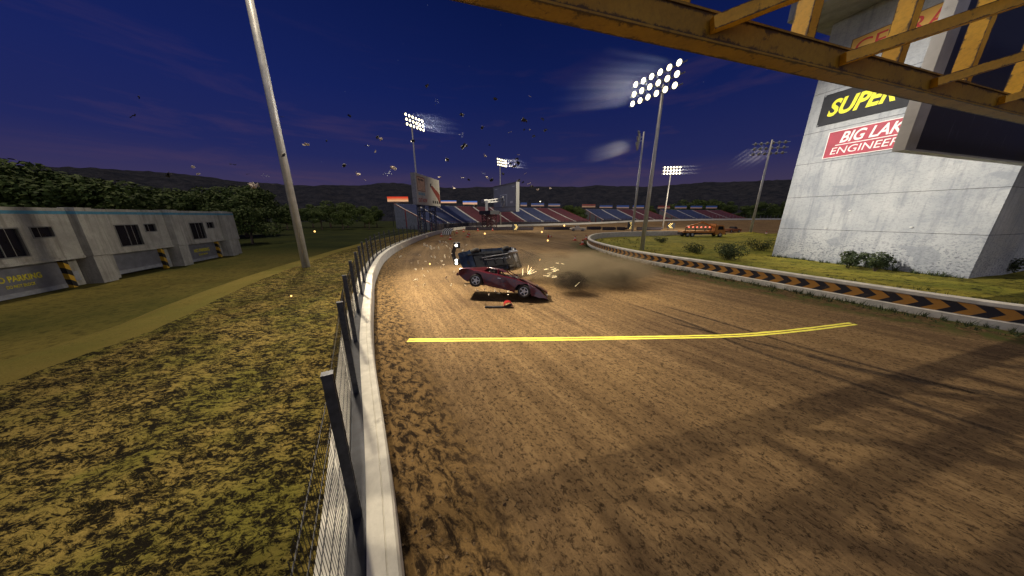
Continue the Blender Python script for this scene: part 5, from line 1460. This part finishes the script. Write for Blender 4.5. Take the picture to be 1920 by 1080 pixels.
g = G(1372, 435.5); wr = pickup("wrecked_pickup", "wrecked dark orange pickup on the dirt right of the flatbed truck", g, .25, M("burnt_orange", (.22, .07, .02), .6, 0, .5, 2), M("burnt_black", (.03, .022, .02), .7))

# --- flatbed truck
g = G(1313, 443.5)
tr = thing("flatbed_truck", "orange flatbed lorry with a folded crane arm and red lamps on its deck", "truck", (g.x, g.y, 0), -.04)
OR = M("truck_orange", (.46, .17, .02), .5, 0, .18, 1.2, 0, (.20, .08, .03), .36, 2)
mb = MB(); mb.box(-4.9, 2.3, -1.15, 1.15, 1.02, 1.22); mb.box(-4.9, 2.3, -1.2, -1.16, .95, 1.30); mb.box(-4.9, 2.3, 1.16, 1.2, .95, 1.30); mb.build("deck", OR, tr)
mb = MB(); 
for y in (-.45, .45): mb.box(-4.8, 4.6, y - .1, y + .1, .62, .90)
mb.box(-4.95, -4.6, -1, 1, .5, .9); mb.box(-1.8, -.4, -1.05, -.6, .55, .95); mb.build("chassis", STEEL_D, tr)
prof = [(2.5, .55), (2.5, 2.55), (2.62, 2.72), (3.9, 2.72), (4.25, 2.6), (4.62, 1.65), (4.80, 1.5), (4.85, .55)]
mb = MB(); mb.prism([(x, 0, z) for x, z in prof], (0, -1.12, 0), (0, 1.12, 0)); cab = mb.build("cab", OR, tr)
mb = MB(); 
for s_ in (-1, 1): mb.quad((3.0, 1.125 * s_, 1.65), (4.35, 1.125 * s_, 1.65), (4.08, 1.125 * s_, 2.45), (3.0, 1.125 * s_, 2.45))
mb.build("side_window", GLASS, cab)
mb = MB(); mb.quad((4.66, -1.0, 1.68), (4.66, 1.0, 1.68), (4.315, .95, 2.54), (4.315, -.95, 2.54)); mb.build("windscreen", GLASS, cab)
mb = MB(); mb.box(4.86, 5.0, -1.15, 1.15, .5, .85); mb.build("front_bumper", STEEL_D, tr)
mb = MB(); mb.box(2.35, 2.48, -1.1, 1.1, 1.2, 3.0); mb.build("headboard", OR, tr)
for x in (3.75, -2.6, -3.7):
    for s_ in (-1, 1): add_wheel(tr, x, 1.0 * s_, .50, .32, s_)
mb = MB(); mb.beam((-3.9, -.2, 2.15), (-.2, -.2, 3.35), .28, .32); mb.beam((-.2, -.2, 3.35), (2.2, -.2, 2.3), .24, .28); mb.frame((-.2, -.2, 3.35), (1, 0, 0), (0, 1, 0), (0, 0, 1), .5, .4, .4); mb.build("crane_arm", OR, tr)
mb = MB(); mb.beam((-4.3, -.9, 1.75), (1.6, -.9, 1.75), .18, .22); mb.beam((-4.3, -.9, 2.05), (1.6, -.9, 2.05), .1, .1)
for x in (-4.3, -2, .2, 1.6): mb.beam((x, -.9, 1.22), (x, -.9, 2.05), .12, .12, (1, 0, 0))
mb.build("lamp_rack", STEEL_D, tr)
RL = EM("red_beacon", (1, .20, .12), 2.0)
for k in range(6):
    mb = MB(); mb.lathe([(.10, 0), (.15, .06), (.15, .2), (.07, .26)], (-3.6 + k * .95, -.9, 2.11), (0, 0, 1), 10); mb.build("beacon", RL, tr)

# ------------------------------------------------------------------ flying debris
DARKM = M("scrap_black", (.010, .010, .013), .6, .1, .3, 9); PALEM = M("scrap_pale", (.42, .36, .30), .7, 0, .45, 14, 0, (.06, .045, .04), .48, 10); GLSM = M("scrap_glass", (.55, .60, .68), .15, 0, .2, 20)
CHIPM = M("chip_pale", (.80, .70, .50), .7, 0, .15, 20); AMBG = EM("ember", (1, .58, .18), 2.2)
def crumple(seed, nx, ny, sx, sy, amp, th=.02):
    r = random.Random(seed); mb = MB(); g = [[None] * (ny + 1) for _ in range(nx + 1)]
    for i in range(nx + 1):
        for j in range(ny + 1):
            ex = 1 - .25 * r.random() * (i in (0, nx) or j in (0, ny))
            g[i][j] = Vector(((i / nx - .5) * sx * ex, (j / ny - .5) * sy * ex, r.gauss(0, amp)))
    for i in range(nx):
        for j in range(ny):
            a = [g[i][j], g[i + 1][j], g[i + 1][j + 1], g[i][j + 1]]
            mb.add(a + [p - Vector((0, 0, th)) for p in a], [(0, 1, 2, 3), (7, 6, 5, 4), (0, 4, 5, 1), (1, 5, 6, 2), (2, 6, 7, 3), (3, 7, 4, 0)])
    return mb
MESH = {"chunk": [crumple(s, 4, 3, 1, .62, .16, .06).mesh("scrap", DARKM) for s in (1, 2, 3)], "strip": [crumple(s, 6, 1, 1, .10, .04, .04).mesh("scrap", DARKM) for s in (4, 5)],
        "pale": [crumple(s, 4, 3, 1, .7, .20, .05).mesh("scrap", PALEM) for s in (6, 7, 8)], "pstrip": [crumple(s, 6, 1, 1, .12, .07, .03).mesh("scrap", PALEM) for s in (9, 10)]}
def glass_cluster(seed):
    r = random.Random(seed); mb = MB()
    for _ in range(16):
        p = Vector((r.gauss(0, .26), r.gauss(0, .26), r.gauss(0, .22))); X = Vector((r.gauss(0, 1), r.gauss(0, 1), r.gauss(0, 1))).normalized(); Y = X.orthogonal().normalized(); s_ = r.uniform(.04, .11)
        mb.frame(p, X, Y, X.cross(Y), s_, s_ * .8, s_ * .3)
    return mb.mesh("glass_spray", GLSM)
MESH["glass"] = [glass_cluster(s) for s in (1, 2)]
DEB = [("strip", 249, 217, 20, "thin black strip high in the sky left of the tall square pole"), ("chunk", 316, 327, 12, "black scrap over the dark ridge above the garage building"), ("strip", 437, 308, 14, "slanted black sliver in the sky just left of the tall square pole"),
       ("strip", 530, 219, 9, "short black sliver beside the upper part of the tall square pole"), ("chunk", 531, 291, 9, "upper black scrap in front of the tall square pole"), ("strip", 533, 308, 15, "lower black scrap in front of the tall square pole"), ("strip", 511, 346, 10, "black sliver at the ridge line left of the tall square pole"),
       ("pale", 574, 271, 15, "grey crumpled scrap in the sky right of the tall square pole"), ("chunk", 612, 264, 6, None), ("chunk", 655, 217, 7, None), ("chunk", 645, 310, 10, "small black diamond-shaped scrap left of the bright scraps beside the billboard"),
       ("strip", 689, 273, 14, "dark boat-shaped sliver left of the billboard floodlight, high up"), ("chunk", 708, 257, 8, "dark scrap touching the pale one left of the billboard floodlight"), ("pale", 714, 260, 10, "pale upright scrap left of the billboard floodlight"), ("pale", 703, 284, 7, "pale small scrap below the dark boat-shaped sliver"), ("chunk", 774, 264, 8, "black scrap touching the billboard floodlight's pole"),
       ("pale", 738, 315, 15, "large pale crumpled scrap in the sky just left of the billboard"), ("glass", 727, 326, 18, "bright spray of glass bits under the large pale scrap by the billboard"), ("pale", 672, 326, 10, "bright pale scrap far left of the billboard over the ridge"), ("pstrip", 684, 337, 9, "thin pale sliver over the ridge left of the billboard"),
       ("chunk", 801, 161, 9, "highest black scrap, above the billboard floodlight"), ("glass", 819, 190, 10, "faint glass spray above right of the billboard floodlight"), ("chunk", 866, 215, 9, "dark sliver in the sky right of the billboard floodlight's light shafts"), ("chunk", 929, 185, 9, "black scrap highest in the middle of the sky"), ("pstrip", 994, 181, 8, "pale sliver high in the sky left of the tall lit floodlight"),
       ("chunk", 983, 226, 13, "largest black scrap in the middle of the sky"), ("chunk", 1017, 223, 7, None), ("chunk", 904, 239, 8, "grey brown scrap midway between the two lit left floodlights"), ("pstrip", 956, 248, 10, "pale twisted sliver in the sky above the backboard floodlight"), ("chunk", 983, 243, 5, None), ("pale", 993, 243, 5, None), ("chunk", 1023, 244, 8, "brownish scrap in the sky right of the largest black scrap"), ("chunk", 1001, 255, 6, None),
       ("glass", 865, 253, 13, "bright glass spray at the tip of the billboard floodlight's shafts"), ("chunk", 870, 274, 14, "large dark brown scrap below the billboard floodlight's shafts"), ("chunk", 838, 299, 9, "black scrap in the sky above right of the billboard"), ("pale", 910, 292, 8, "pale upright scrap just left of the backboard floodlight"), ("chunk", 918, 272, 5, None), ("chunk", 969, 298, 7, "upper black scrap in the backboard floodlight's shafts"), ("chunk", 971, 305, 9, "middle black scrap in the backboard floodlight's shafts"), ("chunk", 957, 307, 6, None), ("chunk", 964, 312, 10, "lower black scrap in the backboard floodlight's shafts"), ("chunk", 943, 326, 7, "black sliver on the right of the backboard floodlight's pole"),
       ("glass", 907, 325, 9, "small glass spray left of the backboard floodlight's pole"), ("pale", 913, 333, 9, "pale orange scrap just above the backboard's left corner"), ("chunk", 922, 337, 8, "black scrap touching the backboard's upper left corner"), ("chunk", 879, 337, 6, None), ("pale", 824, 332, 8, "pale scrap at the billboard's top right corner"), ("pale", 852, 353, 8, "pale scrap against the hill right of the billboard"), ("pstrip", 868, 333, 12, "thin pale line of scrap left of the backboard over the hill"), ("chunk", 972, 339, 8, "dark scrap at the backboard's top right corner"), ("chunk", 980, 342, 6, None), ("pstrip", 992, 344, 11, "pale twisted sliver right of the backboard"), ("chunk", 997, 349, 8, "black scrap right of the backboard against the hill"), ("pale", 1008, 355, 8, "pale scrap right of the backboard low against the hill"), ("pale", 1032, 353, 7, "pale scrap farthest right against the dark hill"), ("pstrip", 985, 325, 8, "pale sliver above the backboard's right side"), ("pstrip", 972, 290, 9, "pale sliver above the backboard floodlight's shafts"),
       ("pale", 475, 346, 22, "largest white crumpled scrap hanging over the trees at left"), ("pale", 362, 313, 10, "pale chip in the sky above the garage end, upper one"), ("pale", 372, 326, 8, "pale chip in the sky above the garage end, lower one"), ("glass", 498, 331, 14, "faint glass spray right of the largest white crumpled scrap"), ("strip", 465, 326, 8, None), ("chunk", 892, 386, 8, "black scrap before the red seats left of the backboard"), ("chunk", 260, 182, 7, None)]
NMK = {"chunk": "car_scrap", "strip": "metal_strip", "pale": "panel_scrap", "pstrip": "trim_strip", "glass": "glass_spray"}
rng = random.Random(42)
for kind, x, y, size, lab in DEB:
    t = rng.uniform(17, 24) if lab else rng.uniform(24, 32)
    if kind == "glass": t = 20
    me = rng.choice(MESH[kind]); o = bpy.data.objects.new(NMK[kind], me); COL.objects.link(o)
    sc = size * t / FPX * (.95 if kind in ('chunk', 'strip') else .72); o.location = AT(x, y, t); o.scale = (sc,) * 3
    o.rotation_euler = (rng.uniform(-.9, .9) + 1.1, rng.uniform(-.7, .7), rng.uniform(-.6, .6)) if kind != "strip" else (rng.uniform(-.3, .3), rng.uniform(-.5, .5), rng.uniform(-.3, .3))
    if kind == "glass": tag(o, lab, "debris", "wreckage flying through the sky", "stuff")
    elif lab: tag(o, lab, "debris", "wreckage flying through the sky")
    else: tag(o, "one of the tiny black specks of wreckage scattered over the sky", "debris", "tiny specks of wreckage in the sky")
Z = [(585, 30), (785, 110), (840, 120), (880, 125), (915, 140), (820, 150), (900, 180), (985, 165), (585, 175), (545, 150), (645, 200), (700, 205), (765, 210), (660, 222), (945, 220), (950, 262), (1200, 160), (1145, 240), (470, 320), (175, 340), (660, 345), (710, 350), (865, 345), (935, 355), (820, 410), (340, 440), (452, 428), (565, 415), (752, 442), (850, 470), (805, 515), (405, 540), (515, 535), (600, 570), (1005, 578), (540, 638), (885, 665), (398, 703), (440, 700), (545, 780), (430, 795), (965, 780), (1180, 790), (1370, 865), (1240, 715), (1200, 680), (195, 185), (580, 10)]
CH = [(730 + x / 8.306, 440 + y / 8.306) for x, y in Z]
CH += [(820 + x / 6, 440 + y / 6) for x, y in ((450, 625), (600, 635), (650, 632), (700, 628), (690, 660), (800, 642), (795, 675), (885, 648), (580, 670), (530, 620), (85, 245), (45, 298), (325, 450), (70, 340), (185, 415), (100, 480), (155, 565), (325, 492))]
chips = [crumple(s, 2, 2, 1, .7, .15, .12).mesh("pale_chip", CHIPM) for s in (21, 22, 23)]
for i, (x, y) in enumerate(CH):
    gz = G(x, y); t0 = CAM_H / -ray(x, y).z; t = t0 * rng.uniform(.80, .97)
    o = bpy.data.objects.new("pale_chip", rng.choice(chips)); COL.objects.link(o); o.location = AT(x, y, t)
    sc = rng.uniform(2.6, 5.2) * t / FPX; o.scale = (sc * rng.uniform(.8, 1.5), sc, sc); o.rotation_euler = [rng.uniform(0, 6.28) for _ in range(3)]
    tag(o, "one of the small pale chips sprayed above the dirt around the two crashed cars", "debris", "pale chips sprayed over the dirt")
for i, (x, y, lab) in enumerate([(806, 495, "glowing orange ember above the dirt left of the overturned car"), (952, 463, "glowing ember just right above the overturned car"), (1012.5, 487, "glowing ember in the dust right of the overturned car"), (1027, 451, "glowing ember on the dirt below the fallen cone"), (909, 438, "glowing ember among the far cones left of the backboard"), (1058, 423, "glowing ember on the far track before the big grandstand"), (1016, 435, "glowing ember by the tyre wall left of the pale pickup"), (546, 555, "glowing ember above the grass bank beneath the tall square pole"), (590, 434, "glowing ember over the dark field right of the tall square pole")]):
    t = min(40, (CAM_H / -ray(x, y).z) * .8); mb = MB(); s_ = 1.6 * t / FPX
    mb.lathe([(s_ * .3, -s_), (s_ * .9, -s_ * .4), (s_, .2 * s_), (s_ * .4, s_)], (0, 0, 0), (0, 0, 1), 8)
    o = mb.build("ember", AMBG); o.location = AT(x, y, t); tag(o, lab, "ember", "embers drifting over the track")
# sparks: short glowing slivers
mb = MB(); rng = random.Random(5)
def spark(x0, y0, x1, y1, t): mb.beam(AT(x0, y0, t), AT(x1, y1, t), .009, .009)
for k in range(9):
    a = radians(rng.uniform(20, 85)); l0, l1 = rng.uniform(2, 6), rng.uniform(8, 20)
    spark(988 + l0 * cos(a), 516 - l0 * sin(a), 988 + l1 * cos(a), 516 - l1 * sin(a), 17.0)
spark(979.5, 516, 980, 504, 16.6); spark(980.3, 516, 980.8, 503, 16.6)
for k in range(16):
    x, y = rng.uniform(1018, 1040), 502 + rng.uniform(0, 20); l = rng.uniform(3, 10); spark(x, y, x + l, y - l * rng.uniform(.05, .5), 17.5)
spark(1078, 537, 1087, 529, 16.0); spark(1042, 493, 1048, 493.5, 17); spark(1052, 494, 1058, 495.5, 17)
tag(mb.build("sparks", EM("spark_glow", (1, .80, .42), 3.5)), "short yellow sparks flying off the wreck to the right of the red coupe", "sparks", kind="stuff")

# ------------------------------------------------------------------ dust and smoke
def smoke_mat(name, col, dens, nscale, seed, thr=(.40, .70)):
    m, nt, b = new_mat(name); nt.nodes.remove(b); out = nt.nodes["Material Output"]
    ob = coords(nt, "Object")
    ln = N(nt, "ShaderNodeVectorMath", operation='LENGTH'); L(nt, ob, ln.inputs[0])
    fall = mathn(nt, 'MULTIPLY', mathn(nt, 'SUBTRACT', 1.0, ln.outputs["Value"], clamp=True), 1.6, clamp=True)
    n_ = ramp(nt, noise_n(nt, mapping(nt, ob, (1, 1, 1), (0, 0, 0), (seed, 0, 0)), nscale, 5, .62, .6), [(thr[0], 0), (thr[1], 1)]).outputs[0]
    v = N(nt, "ShaderNodeVolumePrincipled"); v.inputs["Color"].default_value = (*col, 1)
    L(nt, mathn(nt, 'MULTIPLY', mathn(nt, 'MULTIPLY', fall, n_), dens), v.inputs["Density"])
    L(nt, v.outputs[0], out.inputs["Volume"]); return m
def puff(label, px, py, t, sx, sy, sz, mat, name):
    bm = bmesh.new(); bmesh.ops.create_icosphere(bm, subdivisions=3, radius=1.0); me = bpy.data.meshes.new(name); bm.to_mesh(me); bm.free(); me.materials.append(mat)
    o = bpy.data.objects.new(name, me); COL.objects.link(o); o.location = AT(px, py, t); o.scale = (sx, sy, sz); tag(o, label, "smoke", kind="stuff")
puff("thin tan dust cloud drifting right of the crashed cars", 1100, 505, 19.5, 5.6, 3.6, 1.6, smoke_mat("tan_dust", (.36, .29, .19), 1.7, 1.9, 1.0, (.38, .66)), "dust_cloud")
puff("dark smoke puff in the dust just right of the red coupe's nose", 1072, 528, 16.3, 1.25, .9, .75, smoke_mat("dark_smoke", (.08, .065, .05), 4.2, 2.0, 4.0, (.36, .62)), "smoke_puff")
puff("fainter dark smoke puff farther right in the dust", 1160, 520, 17.5, 1.5, 1.0, .7, smoke_mat("dark_smoke_thin", (.10, .08, .06), 2.2, 2.0, 9.0, (.40, .68)), "smoke_puff")
puff("grey smoke puff between the overturned car and the sparks", 985, 487, 19.5, 1.6, 1.2, .9, smoke_mat("grey_smoke", (.16, .13, .10), 1.6, 1.8, 14.0, (.38, .68)), "smoke_puff")
